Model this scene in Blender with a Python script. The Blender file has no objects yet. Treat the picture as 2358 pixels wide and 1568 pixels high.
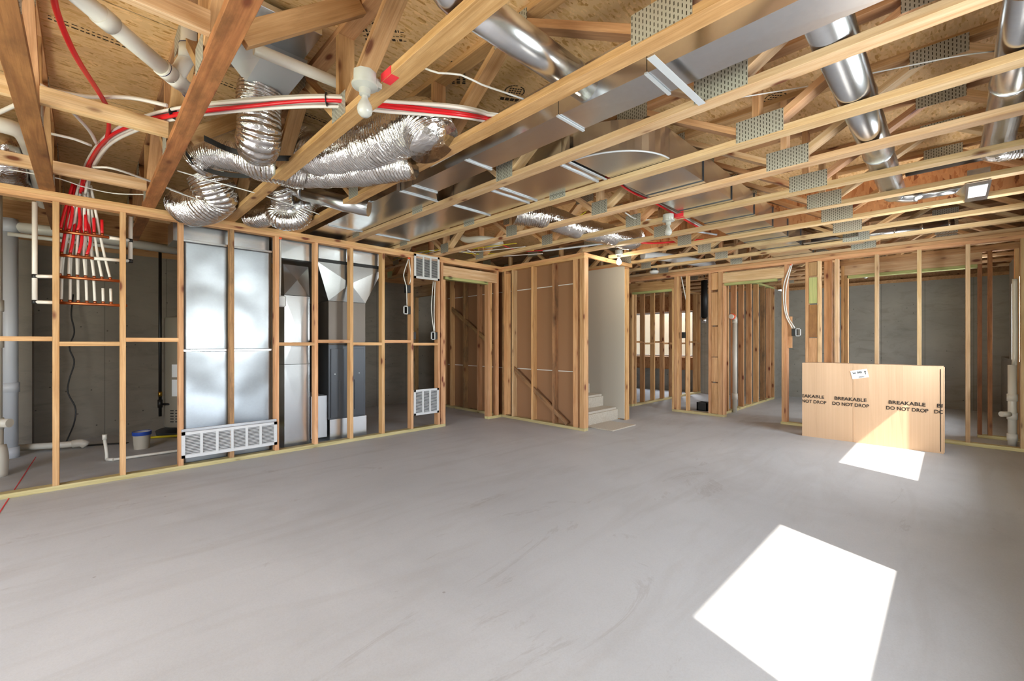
import bpy, bmesh, math, random
from mathutils import Vector, Matrix, noise
random.seed(7)
V = Vector
C = bpy.context.scene.collection
SC = bpy.context.scene
# ------------------------------------------------------------------ camera, sky, sun, daylight, exposure
FPX, CX, CY, AZ, EYE = 997.0, 1179.0, 789.0, math.radians(45.4), 1.175
cam = bpy.data.cameras.new('camera'); cam_o = bpy.data.objects.new('camera', cam); C.objects.link(cam_o)
cam.sensor_width = 36.0; cam.lens = 36.0 * FPX / 2358.0; cam.shift_y = -(784.0 - CY) / 2358.0; cam.clip_start = 0.05
cam_o.location = (0, 0, EYE); cam_o.rotation_euler = (math.pi / 2, 0, AZ - math.pi / 2)
SC.camera = cam_o
w = bpy.data.worlds.new('sky'); SC.world = w; w.use_nodes = True
nt = w.node_tree; bg = nt.nodes['Background']
sky = nt.nodes.new('ShaderNodeTexSky'); sky.sky_type = 'NISHITA'; sky.sun_disc = False; sky.sun_elevation = math.radians(48); sky.sun_rotation = 0.4
nt.links.new(sky.outputs[0], bg.inputs[0]); bg.inputs[1].default_value = 0.8
def lamp(name, kind, loc, energy, color=(1, 1, 1), rot=None, size=None, size_y=None, aim=None):
    l = bpy.data.lights.new(name, kind); l.energy = energy; l.color = color
    o = bpy.data.objects.new(name, l); C.objects.link(o); o.location = loc
    if kind == 'AREA':
        l.shape = 'RECTANGLE'; l.size = size; l.size_y = size_y
    elif kind == 'POINT': l.shadow_soft_size = size or .03
    if aim is not None: o.rotation_euler = V(aim).to_track_quat('-Z', 'Y').to_euler()
    return o
SUN_DIR = V((.39, 1.0, -1.19))
sun = lamp('sun', 'SUN', (0, -6, 8), 9.0, (1.0, .93, .84), aim=SUN_DIR); sun.data.angle = math.radians(.6)
WINDOWS = [(1.175, 2.667), (4.586, 6.10), (8.0, 9.15)]
for i, (a, b) in enumerate(WINDOWS):
    lamp('window_daylight', 'AREA', ((a + b) / 2, -.95, 1.47), (62, 80, 75)[i], (.90, .95, 1.0), size=b - a - .05, size_y=1.0, aim=(0, 1, .12))
lamp('added_front_fill', 'AREA', (-2.55, 2.3, 1.15), 78, (1.0, .97, .92), size=2.6, size_y=2.0, aim=(1, 0, .15))  # added fill for the left side; the door opening behind it is invented
lamp('added_front_fill', 'AREA', (-2.55, -.0, 1.15), 45, (1.0, .97, .92), size=.9, size_y=2.0, aim=(1, 0, .15))  # second added fill, unseen, aimed into the room from behind the camera
lamp('window_daylight', 'AREA', (11.15, 5.15, 2.55), 110, (.86, .93, 1.0), size=.6, size_y=1.5, aim=(-1, 0, -.9))
SC.view_settings.view_transform = 'Standard'; SC.view_settings.look = 'None'; SC.view_settings.gamma = 1.0
SC.view_settings.use_curve_mapping = False; SC.view_settings.exposure = 0.62
cy = SC.cycles; cy.max_bounces = 7; cy.diffuse_bounces = 5; cy.glossy_bounces = 4; cy.transparent_max_bounces = 8
cy.sample_clamp_indirect = 6.0; cy.use_denoising = True; cy.caustics_reflective = False; cy.caustics_refractive = False

def at(px, py, X=None, Y=None, Z=None):
    """A sight line of the survey (photo pixel) met with a real plane of the building."""
    t = (px - CX) / FPX; ca, sa = math.cos(AZ), math.sin(AZ)
    r = V((ca + t * sa, sa - t * ca, -(py - CY) / FPX))
    d = X / r.x if X is not None else Y / r.y if Y is not None else (Z - EYE) / r.z
    return V((0, 0, EYE)) + r * d

# ------------------------------------------------------------------ materials
def new_mat(name):
    m = bpy.data.materials.new(name); m.use_nodes = True; nt = m.node_tree
    return m, nt, nt.nodes['Principled BSDF']
class N:
    def __init__(s, nt): s.nt = nt
    def n(s, kind, **kw):
        x = s.nt.nodes.new(kind)
        for k, v in kw.items():
            if k.startswith('i_'):
                k = k[2:]; k = int(k) if k.isdigit() else k.replace('_', ' ')
                s.set(x, k, v)
            else: setattr(x, k, v)
        return x
    def set(s, x, k, v):
        if isinstance(v, bpy.types.NodeSocket): s.nt.links.new(v, x.inputs[k])
        else: x.inputs[k].default_value = v
    def coord(s, which='Object'): return s.n('ShaderNodeTexCoord').outputs[which]
    def map(s, vec, scale=(1, 1, 1), rot=(0, 0, 0), loc=(0, 0, 0)):
        return s.n('ShaderNodeMapping', i_Vector=vec, i_Scale=scale, i_Rotation=rot, i_Location=loc).outputs[0]
    def noise(s, vec, scale=5., detail=4., rough=.55, dist=0.):
        return s.n('ShaderNodeTexNoise', i_Vector=vec, i_Scale=scale, i_Detail=detail, i_Roughness=rough, i_Distortion=dist).outputs[0]
    def ramp(s, fac, stops):
        r = s.n('ShaderNodeValToRGB', i_0=fac); e = r.color_ramp.elements
        while len(e) < len(stops): e.new(.5)
        for x, (p, c) in zip(e, stops):
            x.position = p; x.color = (*c, 1) if isinstance(c, tuple) else (c, c, c, 1)
        return r.outputs[0]
    def mix(s, fac, a, b, blend='MIX'):
        m = s.n('ShaderNodeMix', data_type='RGBA', blend_type=blend)
        s.set(m, 0, fac); s.set(m, 6, (*a, 1) if isinstance(a, tuple) else a); s.set(m, 7, (*b, 1) if isinstance(b, tuple) else b)
        return m.outputs[2]
    def math(s, op, a, b=0., c=0.):
        m = s.n('ShaderNodeMath', operation=op); s.set(m, 0, a); s.set(m, 1, b); s.set(m, 2, c); return m.outputs[0]
    def vadd(s, a, b):
        m = s.n('ShaderNodeVectorMath', operation='ADD'); s.set(m, 0, a); s.set(m, 1, b); return m.outputs[0]
    def bump(s, h, strength=.3, dist=.01):
        return s.n('ShaderNodeBump', i_Height=h, i_Strength=strength, i_Distance=dist).outputs[0]
def hx(h): # sRGB hex to linear
    return tuple(((int(h[i:i+2], 16) / 255) / 12.92 if int(h[i:i+2], 16) / 255 <= .04045 else ((int(h[i:i+2], 16) / 255 + .055) / 1.055) ** 2.4) for i in (0, 2, 4))
def plain(name, col, rough=.6, metal=0., bump=0., bscale=60., spec=None, emit=0.):
    m, nt, b = new_mat(name); k = N(nt)
    b.inputs['Base Color'].default_value = (*col, 1); b.inputs['Roughness'].default_value = rough; b.inputs['Metallic'].default_value = metal
    if bump: k.set(b, 'Normal', k.bump(k.noise(k.coord(), bscale, 3), bump, .004))
    if emit: b.inputs['Emission Color'].default_value = (*col, 1); b.inputs['Emission Strength'].default_value = emit
    return m
def wood(name, light, dark, knot=hx('6b3a1c'), grime=0., rough=.62, grime_col=hx('4a3b28')):
    """sawn lumber, grain along the board's own X"""
    m, nt, b = new_mat(name); k = N(nt)
    oi = k.n('ShaderNodeObjectInfo').outputs['Random']
    off = k.n('ShaderNodeCombineXYZ', i_0=k.math('MULTIPLY', oi, 37.), i_1=k.math('MULTIPLY', oi, 11.), i_2=k.math('MULTIPLY', oi, 23.)).outputs[0]
    P = k.vadd(k.coord(), off)
    g1 = k.noise(k.map(P, (.9, 14, 14)), 2.2, 5, .6, .6)
    g2 = k.noise(k.map(P, (3, 120, 120)), 1.5, 3, .6)
    col = k.mix(k.ramp(g1, [(.32, 0.), (.68, 1.)]), light, dark)
    col = k.mix(k.math('MULTIPLY', k.ramp(g2, [(.45, 0.), (.7, 1.)]), .35), col, tuple(c * .6 for c in dark))
    kn = k.n('ShaderNodeTexVoronoi', i_Vector=k.map(P, (3.2, 8, 8)), i_Scale=1.0).outputs['Distance']
    col = k.mix(k.ramp(kn, [(.09, 1.), (.17, 0.)]), col, knot)
    col = k.mix(k.math('MULTIPLY', k.ramp(kn, [(.15, 1.), (.36, 0.)]), .22), col, knot)
    hsv = k.n('ShaderNodeHueSaturation', i_Color=col, i_Value=k.math('MULTIPLY_ADD', oi, .30, .85), i_Hue=k.math('MULTIPLY_ADD', k.math('FRACT', k.math('MULTIPLY', oi, 7.3)), .016, .492)).outputs[0]
    if grime:
        gr = k.noise(k.map(P, (2.0, 5, 5)), 1.6, 6, .7)
        hsv = k.mix(k.math('MULTIPLY', k.ramp(gr, [(.45, 0.), (.68, 1.)]), grime), hsv, grime_col)
    k.set(b, 'Base Color', hsv); b.inputs['Roughness'].default_value = rough
    k.set(b, 'Normal', k.bump(g2, .25, .002))
    return m
def galv(name, col=(.72, .74, .76), rough=.3, wav=.25, wscale=1.6, dist=.05):
    m, nt, b = new_mat(name); k = N(nt); P = k.coord()
    sp = k.n('ShaderNodeTexVoronoi', i_Vector=P, i_Scale=60.).outputs['Color']
    n1 = k.noise(k.map(P, (1, 1, 1)), 3., 4, .6)
    c = k.mix(k.math('MULTIPLY', n1, .35), col, tuple(x * .72 for x in col)); c = k.mix(k.math('MULTIPLY', k.n('ShaderNodeSeparateColor', i_0=sp).outputs[0], .10), c, tuple(x * .6 for x in col))
    k.set(b, 'Base Color', c); b.inputs['Metallic'].default_value = 1.
    r = k.math('MULTIPLY_ADD', k.noise(P, 3., 3, .5), .06, rough - .03)
    k.set(b, 'Roughness', r)
    k.set(b, 'Normal', k.bump(k.noise(P, wscale, 2, .4), wav, dist))
    return m
def foil_mat():
    m, nt, b = new_mat('flex_duct_foil'); k = N(nt); P = k.coord()
    v = k.n('ShaderNodeTexVoronoi', i_Vector=P, i_Scale=30., feature='F1').outputs['Distance']
    n1 = k.noise(P, 40., 3, .6, .8)
    h = k.math('ADD', k.math('MULTIPLY', v, .5), k.math('MULTIPLY', n1, .5))
    k.set(b, 'Base Color', k.mix(k.noise(P, 6., 3), (.80, .78, .76), (.58, .55, .52)))
    b.inputs['Metallic'].default_value = 1.; b.inputs['Roughness'].default_value = .16
    k.set(b, 'Normal', k.bump(h, .5, .012))
    return m
def concrete_floor():
    m, nt, b = new_mat('concrete_slab'); k = N(nt); P = k.coord()
    big = k.noise(k.map(P, (.7, .5, 1)), .9, 5, .6, .8)
    c = k.mix(k.ramp(big, [(.3, 0.), (.72, 1.)]), hx('b6b8b9'), hx('c9cbcc'))
    st = k.noise(k.map(P, (.5, 2.6, 1), (0, 0, .5)), 1.3, 6, .62, 1.2)
    c = k.mix(k.math('MULTIPLY', k.ramp(st, [(.5, 0.), (.72, 1.)]), .30), c, hx('a39e98'))
    st2 = k.noise(k.map(P, (.6, 1.6, 1), (0, 0, -.4)), 1.1, 7, .7, 2.0)
    c = k.mix(k.math('MULTIPLY', k.ramp(st2, [(.62, 0.), (.66, 1.), (.70, 0.)]), .22), c, hx('7d7165'))
    fine = k.noise(P, 140., 3, .7)
    c = k.mix(k.math('MULTIPLY', k.ramp(fine, [(.4, 0.), (.7, 1.)]), .10), c, hx('6e675e'))
    sp = k.n('ShaderNodeTexVoronoi', i_Vector=P, i_Scale=2.2).outputs['Distance']
    c = k.mix(k.math('MULTIPLY', k.ramp(sp, [(.012, 1.), (.02, 0.)]), .5), c, hx('6b5f52'))
    k.set(b, 'Base Color', c)
    k.set(b, 'Roughness', k.math('MULTIPLY_ADD', st, .25, .42))
    k.set(b, 'Normal', k.bump(k.math('ADD', k.noise(P, 5., 6, .6), k.math('MULTIPLY', fine, .2)), .12, .01))
    return m
def concrete_wall(name, a, c2, dark):
    m, nt, b = new_mat(name); k = N(nt); P = k.coord()
    n1 = k.noise(k.map(P, (1, 1, 1.6)), 1.1, 7, .62, .4)
    c = k.mix(k.ramp(n1, [(.3, 0.), (.7, 1.)]), a, c2)
    n2 = k.noise(k.map(P, (1, 1, 3.)), 2.4, 6, .7, .8)
    c = k.mix(k.math('MULTIPLY', k.ramp(n2, [(.5, 0.), (.75, 1.)]), .5), c, dark)
    hole = k.n('ShaderNodeTexVoronoi', i_Vector=k.map(P, (9, 9, 9)), i_Scale=1.).outputs['Distance']
    hm = k.ramp(hole, [(.05, 1.), (.09, 0.)])
    c = k.mix(k.math('MULTIPLY', hm, .8), c, tuple(x * .35 for x in dark))
    x = k.n('ShaderNodeSeparateXYZ', i_0=P)
    ln = k.math('ABSOLUTE', k.math('SUBTRACT', k.math('FRACT', k.math('ADD', k.math('MULTIPLY', x.outputs[0], 1 / .61), k.math('MULTIPLY', x.outputs[1], 1 / .61))), .5))
    c = k.mix(k.math('MULTIPLY', k.ramp(ln, [(.004, 1.), (.012, 0.)]), .45), c, tuple(z * .5 for z in dark))
    k.set(b, 'Base Color', c); b.inputs['Roughness'].default_value = .85
    k.set(b, 'Normal', k.bump(k.math('SUBTRACT', n2, hm), .35, .01))
    return m
def osb(name, a, b_, c_, sc=1., seams=True, gloss=.6):
    m, nt, bs = new_mat(name); k = N(nt); P = k.coord(); cols = []
    pick = k.noise(P, 9. * sc, 3, .6)
    layers = []
    for i, (rot, seed) in enumerate(((.3, 0), (1.35, 7), (2.3, 13), (.9, 21))):
        q = k.map(P, (14 * sc, 62 * sc, 14 * sc), (0, 0, rot), (seed, seed * 2, 0))
        vo = k.n('ShaderNodeTexVoronoi', i_Vector=q, i_Scale=1.); cr = k.n('ShaderNodeSeparateColor', i_0=vo.outputs['Color']).outputs[0]
        layers.append(cr)
    h = k.n('ShaderNodeMix', data_type='FLOAT'); k.set(h, 0, k.ramp(pick, [(.42, 0.), (.45, 1.)])); k.set(h, 2, layers[0]); k.set(h, 3, layers[1])
    h2 = k.n('ShaderNodeMix', data_type='FLOAT'); k.set(h2, 0, k.ramp(k.noise(k.map(P, loc=(5, 3, 1)), 11. * sc, 3), [(.5, 0.), (.53, 1.)])); k.set(h2, 2, h.outputs[0]); k.set(h2, 3, layers[2])
    h3 = k.n('ShaderNodeMix', data_type='FLOAT'); k.set(h3, 0, k.ramp(k.noise(k.map(P, loc=(9, 1, 4)), 8. * sc, 3), [(.57, 0.), (.60, 1.)])); k.set(h3, 2, h2.outputs[0]); k.set(h3, 3, layers[3])
    c = k.ramp(h3.outputs[0], [(0., c_), (.09, b_), (.4, a), (.8, a), (1., tuple(min(1, x * 1.15) for x in a))])
    bl = k.noise(P, 1.3, 4, .6)
    c = k.mix(k.math('MULTIPLY', k.ramp(bl, [(.45, 0.), (.75, 1.)]), .35), c, tuple(x * .6 for x in b_))
    if seams:
        x = k.n('ShaderNodeSeparateXYZ', i_0=P)
        ln = k.math('ABSOLUTE', k.math('SUBTRACT', k.math('FRACT', k.math('MULTIPLY', x.outputs[1], 1 / 1.22)), .5))
        c = k.mix(k.ramp(ln, [(.0025, .85), (.004, 0.)]), c, (.03, .02, .012))
    k.set(bs, 'Base Color', c); bs.inputs['Roughness'].default_value = gloss
    k.set(bs, 'Normal', k.bump(h3.outputs[0], .2, .003))
    return m
def nail_plate_mat():
    m, nt, b = new_mat('punched_galvanized_plate'); k = N(nt); P = k.coord(); x = k.n('ShaderNodeSeparateXYZ', i_0=P)
    fx = k.math('FRACT', k.math('MULTIPLY', x.outputs[0], 1 / .016)); fy = k.math('FRACT', k.math('ADD', k.math('MULTIPLY', x.outputs[1], 1 / .025), k.math('MULTIPLY', k.math('FLOOR', k.math('MULTIPLY', x.outputs[0], 1 / .016)), .5)))
    slot = k.math('MULTIPLY', k.math('LESS_THAN', k.math('ABSOLUTE', k.math('SUBTRACT', fx, .5)), .14), k.math('LESS_THAN', k.math('ABSOLUTE', k.math('SUBTRACT', fy, .5)), .30))
    k.set(b, 'Base Color', k.mix(slot, hx('b8b4a6'), hx('4a443a'))); b.inputs['Metallic'].default_value = .55; b.inputs['Roughness'].default_value = .5
    k.set(b, 'Normal', k.bump(slot, -.4, .002))
    return m
def carpet_mat():
    m, nt, b = new_mat('beige_carpet'); k = N(nt); P = k.coord()
    n1 = k.noise(P, 120., 4, .8)
    k.set(b, 'Base Color', k.mix(k.ramp(n1, [(.35, 0.), (.65, 1.)]), hx('b3a692'), hx('ddd5c6'))); b.inputs['Roughness'].default_value = .95
    k.set(b, 'Normal', k.bump(n1, .8, .01)); return m
def cardboard():
    m, nt, b = new_mat('corrugated_cardboard'); k = N(nt); P = k.coord()
    wv = k.noise(k.map(P, (90, 90, .6)), 1., 2)
    c = k.mix(k.math('MULTIPLY', k.ramp(wv, [(.4, 0.), (.6, 1.)]), .35), hx('cfab88'), hx('c39d79'))
    c = k.mix(k.math('MULTIPLY', k.noise(P, 2.5, 4), .25), c, hx('dbb692'))
    k.set(b, 'Base Color', c); b.inputs['Roughness'].default_value = .75; k.set(b, 'Normal', k.bump(wv, .1, .002)); return m
def glass_mat():
    m, nt, b = new_mat('window_glass'); k = N(nt); nt.nodes.remove(b)
    t = k.n('ShaderNodeBsdfTransparent'); g = k.n('ShaderNodeBsdfGlossy', i_Roughness=.02)
    mx = k.n('ShaderNodeMixShader', i_0=.06); nt.links.new(t.outputs[0], mx.inputs[1]); nt.links.new(g.outputs[0], mx.inputs[2])
    nt.links.new(mx.outputs[0], nt.nodes['Material Output'].inputs[0]); return m
M = dict(
    pine=wood('pine_lumber', hx('e2c298'), hx('c79d6c')),
    stud=wood('pine_stud_lumber', hx('deb080'), hx('c08a58'), knot=hx('71351b')),
    orange=wood('weathered_orange_lumber', hx('b27a46'), hx('8c5830'), grime=.7, grime_col=hx('6a4524')),
    chord=wood('warm_pine_chord_lumber', hx('cfa272'), hx('ab7c4c'), grime=.25, grime_col=hx('7a5228')),
    olive=wood('pale_treated_lumber', hx('d8c795'), hx('b8a872'), knot=hx('6e5830')),
    green=wood('green_treated_lumber', hx('c3c07e'), hx('98a062'), knot=hx('5c6038')),
    dirty=wood('stained_lumber', hx('b98d60'), hx('8d6642'), grime=.7, grime_col=hx('4f4334')),
    galv=galv('galvanized_sheet', (.74, .75, .76), rough=.24), galvdull=galv('galvanized_sheet_satin', (.80, .81, .82), rough=.26, wav=.12),
    panel=galv('galvanized_return_panel', (.36, .38, .40), rough=.33, wav=.45, wscale=1.1, dist=.16),
    galvdeep=galv('galvanized_plenum', (.46, .46, .45), rough=.3), foil=foil_mat(), floor=concrete_floor(),
    cwall=concrete_wall('cast_concrete', hx('8b877e'), hx('9d988d'), hx('6a665c')),
    cutil=concrete_wall('cast_concrete_brown', hx('7d7468'), hx('8c8376'), hx('5f574c')),
    osb=osb('osb_deck', hx('e9c08a'), hx('d8a868'), hx('b98748'), sc=1.3),
    osbred=osb('osb_red_brown', hx('c28a5a'), hx('a96a3c'), hx('7a4524'), sc=.7, seams=False),
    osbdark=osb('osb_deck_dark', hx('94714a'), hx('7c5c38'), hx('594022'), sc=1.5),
    plate=nail_plate_mat(), carpet=carpet_mat(), card=cardboard(), glass=glass_mat(),
    board=plain('brown_paper_board', hx('946c4c'), .85, bump=.1), drywall=plain('primed_drywall', hx('bcb6a9'), .85),
    white=plain('white_enamel', hx('cfcfcf'), .4), pvc=plain('white_pvc', hx('d9d4c8'), .35), pvcgrey=plain('grey_white_pvc', hx('c3c6cc'), .4),
    pexw=plain('white_pex', hx('ddd6cc'), .35), pexr=plain('red_pex', hx('d3121f'), .35), copper=plain('copper', hx('b86b45'), .35, 1.),
    black=plain('black_plastic', hx('151515'), .5), iron=plain('black_iron', hx('1c1a18'), .45, .3), brass=plain('brass', hx('b08a3c'), .35, 1.),
    dgrey=plain('dark_grey_steel', hx('4a4d52'), .4, .5, bump=.05), ltgrey=plain('light_grey_steel', hx('c9ccd0'), .4, .2),
    seamtape=plain('white_joint_tape', hx('d9d6cf'), .8), yellow=plain('yellow_cable', hx('d6bf2a'), .45), cable=plain('white_cable', hx('e8e6e0'), .45),
    redmark=plain('red_marking_paint', hx('e0303a'), .8), orangem=plain('orange_sealant', hx('f0633a'), .8), blue=plain('blue_plastic', hx('2a4fb0'), .4),
    ink=plain('black_ink', hx('2a221c'), .8), stamp=plain('black_stamp_ink', hx('3a2c1c'), .9), purple=plain('primer_ring', hx('23224a'), .5),
    porcelain=plain('white_porcelain', hx('b0aea6'), .3),
    bulb=plain('opal_bulb_glass', hx('bcbab4'), .25), bulb_on=plain('lit_bulb_glass', (1, .95, .85), .3, emit=25.),
    label=plain('white_paper_label', hx('eef0f2'), .6), bucket=plain('dirty_white_plastic', hx('c6bfb0'), .5, bump=.2),
    tank=plain('water_heater_enamel', hx('8e8678'), .45), siding=plain('cream_window_well', hx('a39b88'), .7),
    vinyl=plain('white_vinyl_frame', hx('e4e8ee'), .4), strap=plain('black_strap', hx('2c2b2a'), .6), nearblack=plain('near_black_sheet', hx('161412'), .7),
    jacket=plain('galvanized_spangle_dark', hx('6b635c'), .45, .7, bump=.1), lawn=plain('grass', hx('5a8a3a'), .9),
)
# ------------------------------------------------------------------ helpers
WM = {}
def put(name, mesh, mat, M4, parent=None):
    o = bpy.data.objects.new(name, mesh); C.objects.link(o)
    if mat is not None and mesh is not None:
        mt = M[mat] if isinstance(mat, str) else mat
        if not mesh.materials: mesh.materials.append(mt)
        elif mesh.materials[0] != mt:
            o.material_slots[0].link = 'OBJECT'; o.material_slots[0].material = mt
    if parent is not None:
        o.parent = parent; o.matrix_basis = WM[parent.name].inverted() @ M4
    else: o.matrix_basis = M4
    WM[o.name] = M4.copy(); return o
def thing(name, label, cat, loc, group=None):
    o = put(name, None, None, Matrix.Translation(V(loc))); o.empty_display_size = .05
    return tag(o, label, cat, group)
def tag(o, label=None, cat=None, group=None, kind=None):
    if label: o['label'] = label
    if cat: o['category'] = cat
    if group: o['group'] = group
    if kind: o['kind'] = kind
    return o
def bm_obj(name, bm, mat, parent=None, smooth=False, origin=None):
    if origin is None:
        n = len(bm.verts); origin = sum((v.co for v in bm.verts), V()) / max(n, 1)
    origin = V(origin)
    for v in bm.verts: v.co -= origin
    bmesh.ops.recalc_face_normals(bm, faces=bm.faces)
    me = bpy.data.meshes.new(name); bm.to_mesh(me); bm.free()
    if smooth:
        for p in me.polygons: p.use_smooth = True
    return put(name, me, mat, Matrix.Translation(origin), parent)
_cache = {}
def box_mesh(L, W, T, bev=.0015):
    key = (round(L, 4), round(W, 4), round(T, 4), bev)
    if key in _cache: return _cache[key]
    bm = bmesh.new(); bmesh.ops.create_cube(bm, size=1)
    bmesh.ops.scale(bm, vec=(L, W, T), verts=bm.verts)
    if bev and min(L, W, T) > bev * 3: bmesh.ops.bevel(bm, geom=list(bm.edges), offset=bev, segments=1, affect='EDGES')
    me = bpy.data.meshes.new('board'); bm.to_mesh(me); bm.free(); _cache[key] = me; return me
def board(name, a, b, W, T, mat='stud', parent=None, side=(0, 1, 0), bev=.0015):
    """straight board from a to b (centre line); W along side, T across"""
    a, b = V(a), V(b); x = (b - a); L = x.length; x.normalize(); s = V(side); s = (s - x * s.dot(x)).normalized(); z = x.cross(s)
    R = Matrix((x, s, z)).transposed().to_4x4()
    me = box_mesh(L, W, T, bev)
    if me.materials and mat is not None and me.materials[0] != (M[mat] if isinstance(mat, str) else mat):
        k2 = (id(me), mat); 
        if k2 not in _cache: c = me.copy(); c.materials.clear(); _cache[k2] = c
        me = _cache[k2]
    return put(name, me, mat, Matrix.Translation((a + b) / 2) @ R, parent)
def box(name, x0, x1, y0, y1, z0, z1, mat, parent=None, bev=.002):
    c = V(((x0 + x1) / 2, (y0 + y1) / 2, (z0 + z1) / 2))
    me = box_mesh(abs(x1 - x0), abs(y1 - y0), abs(z1 - z0), bev).copy(); me.materials.clear()
    return put(name, me, mat, Matrix.Translation(c), parent)
def add_box(bm, x0, x1, y0, y1, z0, z1):
    r = bmesh.ops.create_cube(bm, size=1)['verts']
    bmesh.ops.scale(bm, vec=(x1 - x0, y1 - y0, z1 - z0), verts=r); bmesh.ops.translate(bm, vec=((x0 + x1) / 2, (y0 + y1) / 2, (z0 + z1) / 2), verts=r)
    return r
def smooth_path(pts, step=.03, closed=False):
    pts = [V(p) for p in pts]
    if len(pts) < 3:
        n = max(1, int((pts[1] - pts[0]).length / step)); return [pts[0].lerp(pts[1], i / n) for i in range(n + 1)]
    P = [2 * pts[0] - pts[1]] + pts + [2 * pts[-1] - pts[-2]]; out = []
    for i in range(1, len(P) - 2):
        p0, p1, p2, p3 = P[i - 1:i + 3]; n = max(2, int((p2 - p1).length / step))
        for j in range(n):
            t = j / n
            out.append(.5 * ((2 * p1) + (p2 - p0) * t + (2 * p0 - 5 * p1 + 4 * p2 - p3) * t * t + (3 * p1 - p0 - 3 * p2 + p3) * t ** 3))
    out.append(pts[-1]); return out
def sweep(bm, path, r, seg=10, cap=True, flat=None):
    """round tube along path; r number or function of (i, arc length)"""
    n = len(path); rings = []; s = 0.; up = None
    for i, p in enumerate(path):
        t = (path[min(i + 1, n - 1)] - path[max(i - 1, 0)]); t.normalize()
        if i: s += (p - path[i - 1]).length
        if up is None: up = V((0, 0, 1)) if abs(t.z) < .9 else V((1, 0, 0))
        u = (up - t * up.dot(t)).normalized(); v = t.cross(u); up = u
        rr = r(i, s) if callable(r) else r
        rings.append([bm.verts.new(p + (u * math.cos(k * 2 * math.pi / seg) + v * math.sin(k * 2 * math.pi / seg) * (flat or 1)) * rr) for k in range(seg)])
    for a, b in zip(rings, rings[1:]):
        for k in range(seg): bm.faces.new((a[k], a[(k + 1) % seg], b[(k + 1) % seg], b[k]))
    if cap: bm.faces.new(rings[0][::-1]); bm.faces.new(rings[-1])
def tube(name, pts, r, mat, parent=None, seg=10, curve=True, step=.03, cap=True):
    bm = bmesh.new(); sweep(bm, smooth_path(pts, step) if curve else [V(p) for p in pts], r, seg, cap)
    o = bm_obj(name, bm, mat, parent, smooth=False)
    me = o.data
    for p in me.polygons: p.use_smooth = len(p.vertices) == 4
    return o
def lathe(name, prof, loc, mat, parent=None, seg=24, axis=(0, 0, 1)):
    bm = bmesh.new(); rings = []
    for r, z in prof: rings.append([bm.verts.new((max(r, 1e-4) * math.cos(k * 2 * math.pi / seg), max(r, 1e-4) * math.sin(k * 2 * math.pi / seg), z)) for k in range(seg)])
    for a, b in zip(rings, rings[1:]):
        for k in range(seg): bm.faces.new((a[k], a[(k + 1) % seg], b[(k + 1) % seg], b[k]))
    bm.faces.new(rings[0][::-1]); bm.faces.new(rings[-1])
    q = V((0, 0, 1)).rotation_difference(V(axis)); bmesh.ops.rotate(bm, matrix=q.to_matrix(), verts=bm.verts)
    bmesh.ops.translate(bm, vec=V(loc), verts=bm.verts)
    o = bm_obj(name, bm, mat, parent, origin=loc)
    for p in o.data.polygons: p.use_smooth = len(p.vertices) == 4
    mod = o.modifiers.new('edges', 'EDGE_SPLIT'); mod.split_angle = math.radians(50)
    return o
def prism(name, pts, ext, mat, parent=None):
    """flat polygon pts (3D) extruded by vector ext"""
    bm = bmesh.new(); a = [bm.verts.new(V(p)) for p in pts]; b = [bm.verts.new(V(p) + V(ext)) for p in pts]
    bm.faces.new(a); bm.faces.new(b[::-1])
    for i in range(len(a)): bm.faces.new((a[i], b[i], b[(i + 1) % len(a)], a[(i + 1) % len(a)]))
    return bm_obj(name, bm, mat, parent)
def hexa(name, A, B, mat, parent=None, crease=.002):
    """loft between two quads A and B (lists of four points)"""
    bm = bmesh.new(); a = [bm.verts.new(V(p)) for p in A]; b = [bm.verts.new(V(p)) for p in B]
    bm.faces.new(a); bm.faces.new(b[::-1])
    cen = sum((v.co for v in a + b), V()) / 8
    for i in range(4):
        q = (a[i], b[i], b[(i + 1) % 4], a[(i + 1) % 4]); m = sum((v.co for v in q), V()) / 4; out = (m - cen).normalized()
        c = bm.verts.new(m + out * crease)
        for k in range(4): bm.faces.new((q[k], q[(k + 1) % 4], c))
    return bm_obj(name, bm, mat, parent)
CH = 2.372      # underside of the floor trusses
TOP = 2.88      # underside of the deck
# ------------------------------------------------------------------ the shell
fl = box('floor', -2.7, 11.3, -.85, 8.0, -.12, 0, 'floor', bev=0); tag(fl, kind='structure')
ce = box('ceiling', -2.7, 5.93, -.85, 8.0, TOP, TOP + .02, 'osb', bev=0); tag(ce, kind='structure')
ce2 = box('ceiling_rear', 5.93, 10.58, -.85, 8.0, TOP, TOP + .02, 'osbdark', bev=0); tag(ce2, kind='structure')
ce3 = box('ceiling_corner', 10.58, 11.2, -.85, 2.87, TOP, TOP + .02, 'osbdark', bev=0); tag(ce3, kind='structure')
def wall_with_holes(name, x0, x1, y0, y1, z0, z1, holes, mat):
    """concrete wall along X with rectangular openings [(a, b, sill, head)]"""
    bm = bmesh.new(); x = x0
    for a, b, s, h in sorted(holes):
        add_box(bm, x, a, y0, y1, z0, z1)
        if s > z0 + .01: add_box(bm, a, b, y0, y1, z0, s)
        add_box(bm, a, b, y0, y1, h, z1); x = b
    add_box(bm, x, x1, y0, y1, z0, z1)
    return tag(bm_obj(name, bm, mat, origin=(0, 0, 0)), kind='structure')
wall_with_holes('wall_right', -2.7, 9.5, -.84, -.59, 0, 2.31, [(a, b, .94, 1.99) for a, b in WINDOWS[:2]] + [(8.0, 9.15, .94, 1.99)], 'cwall')
bm = bmesh.new(); add_box(bm, 9.5, 11.18, -.84, -.59, 0, .94); add_box(bm, 9.5, 11.18, -.90, -.74, .94, 2.31)
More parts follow.
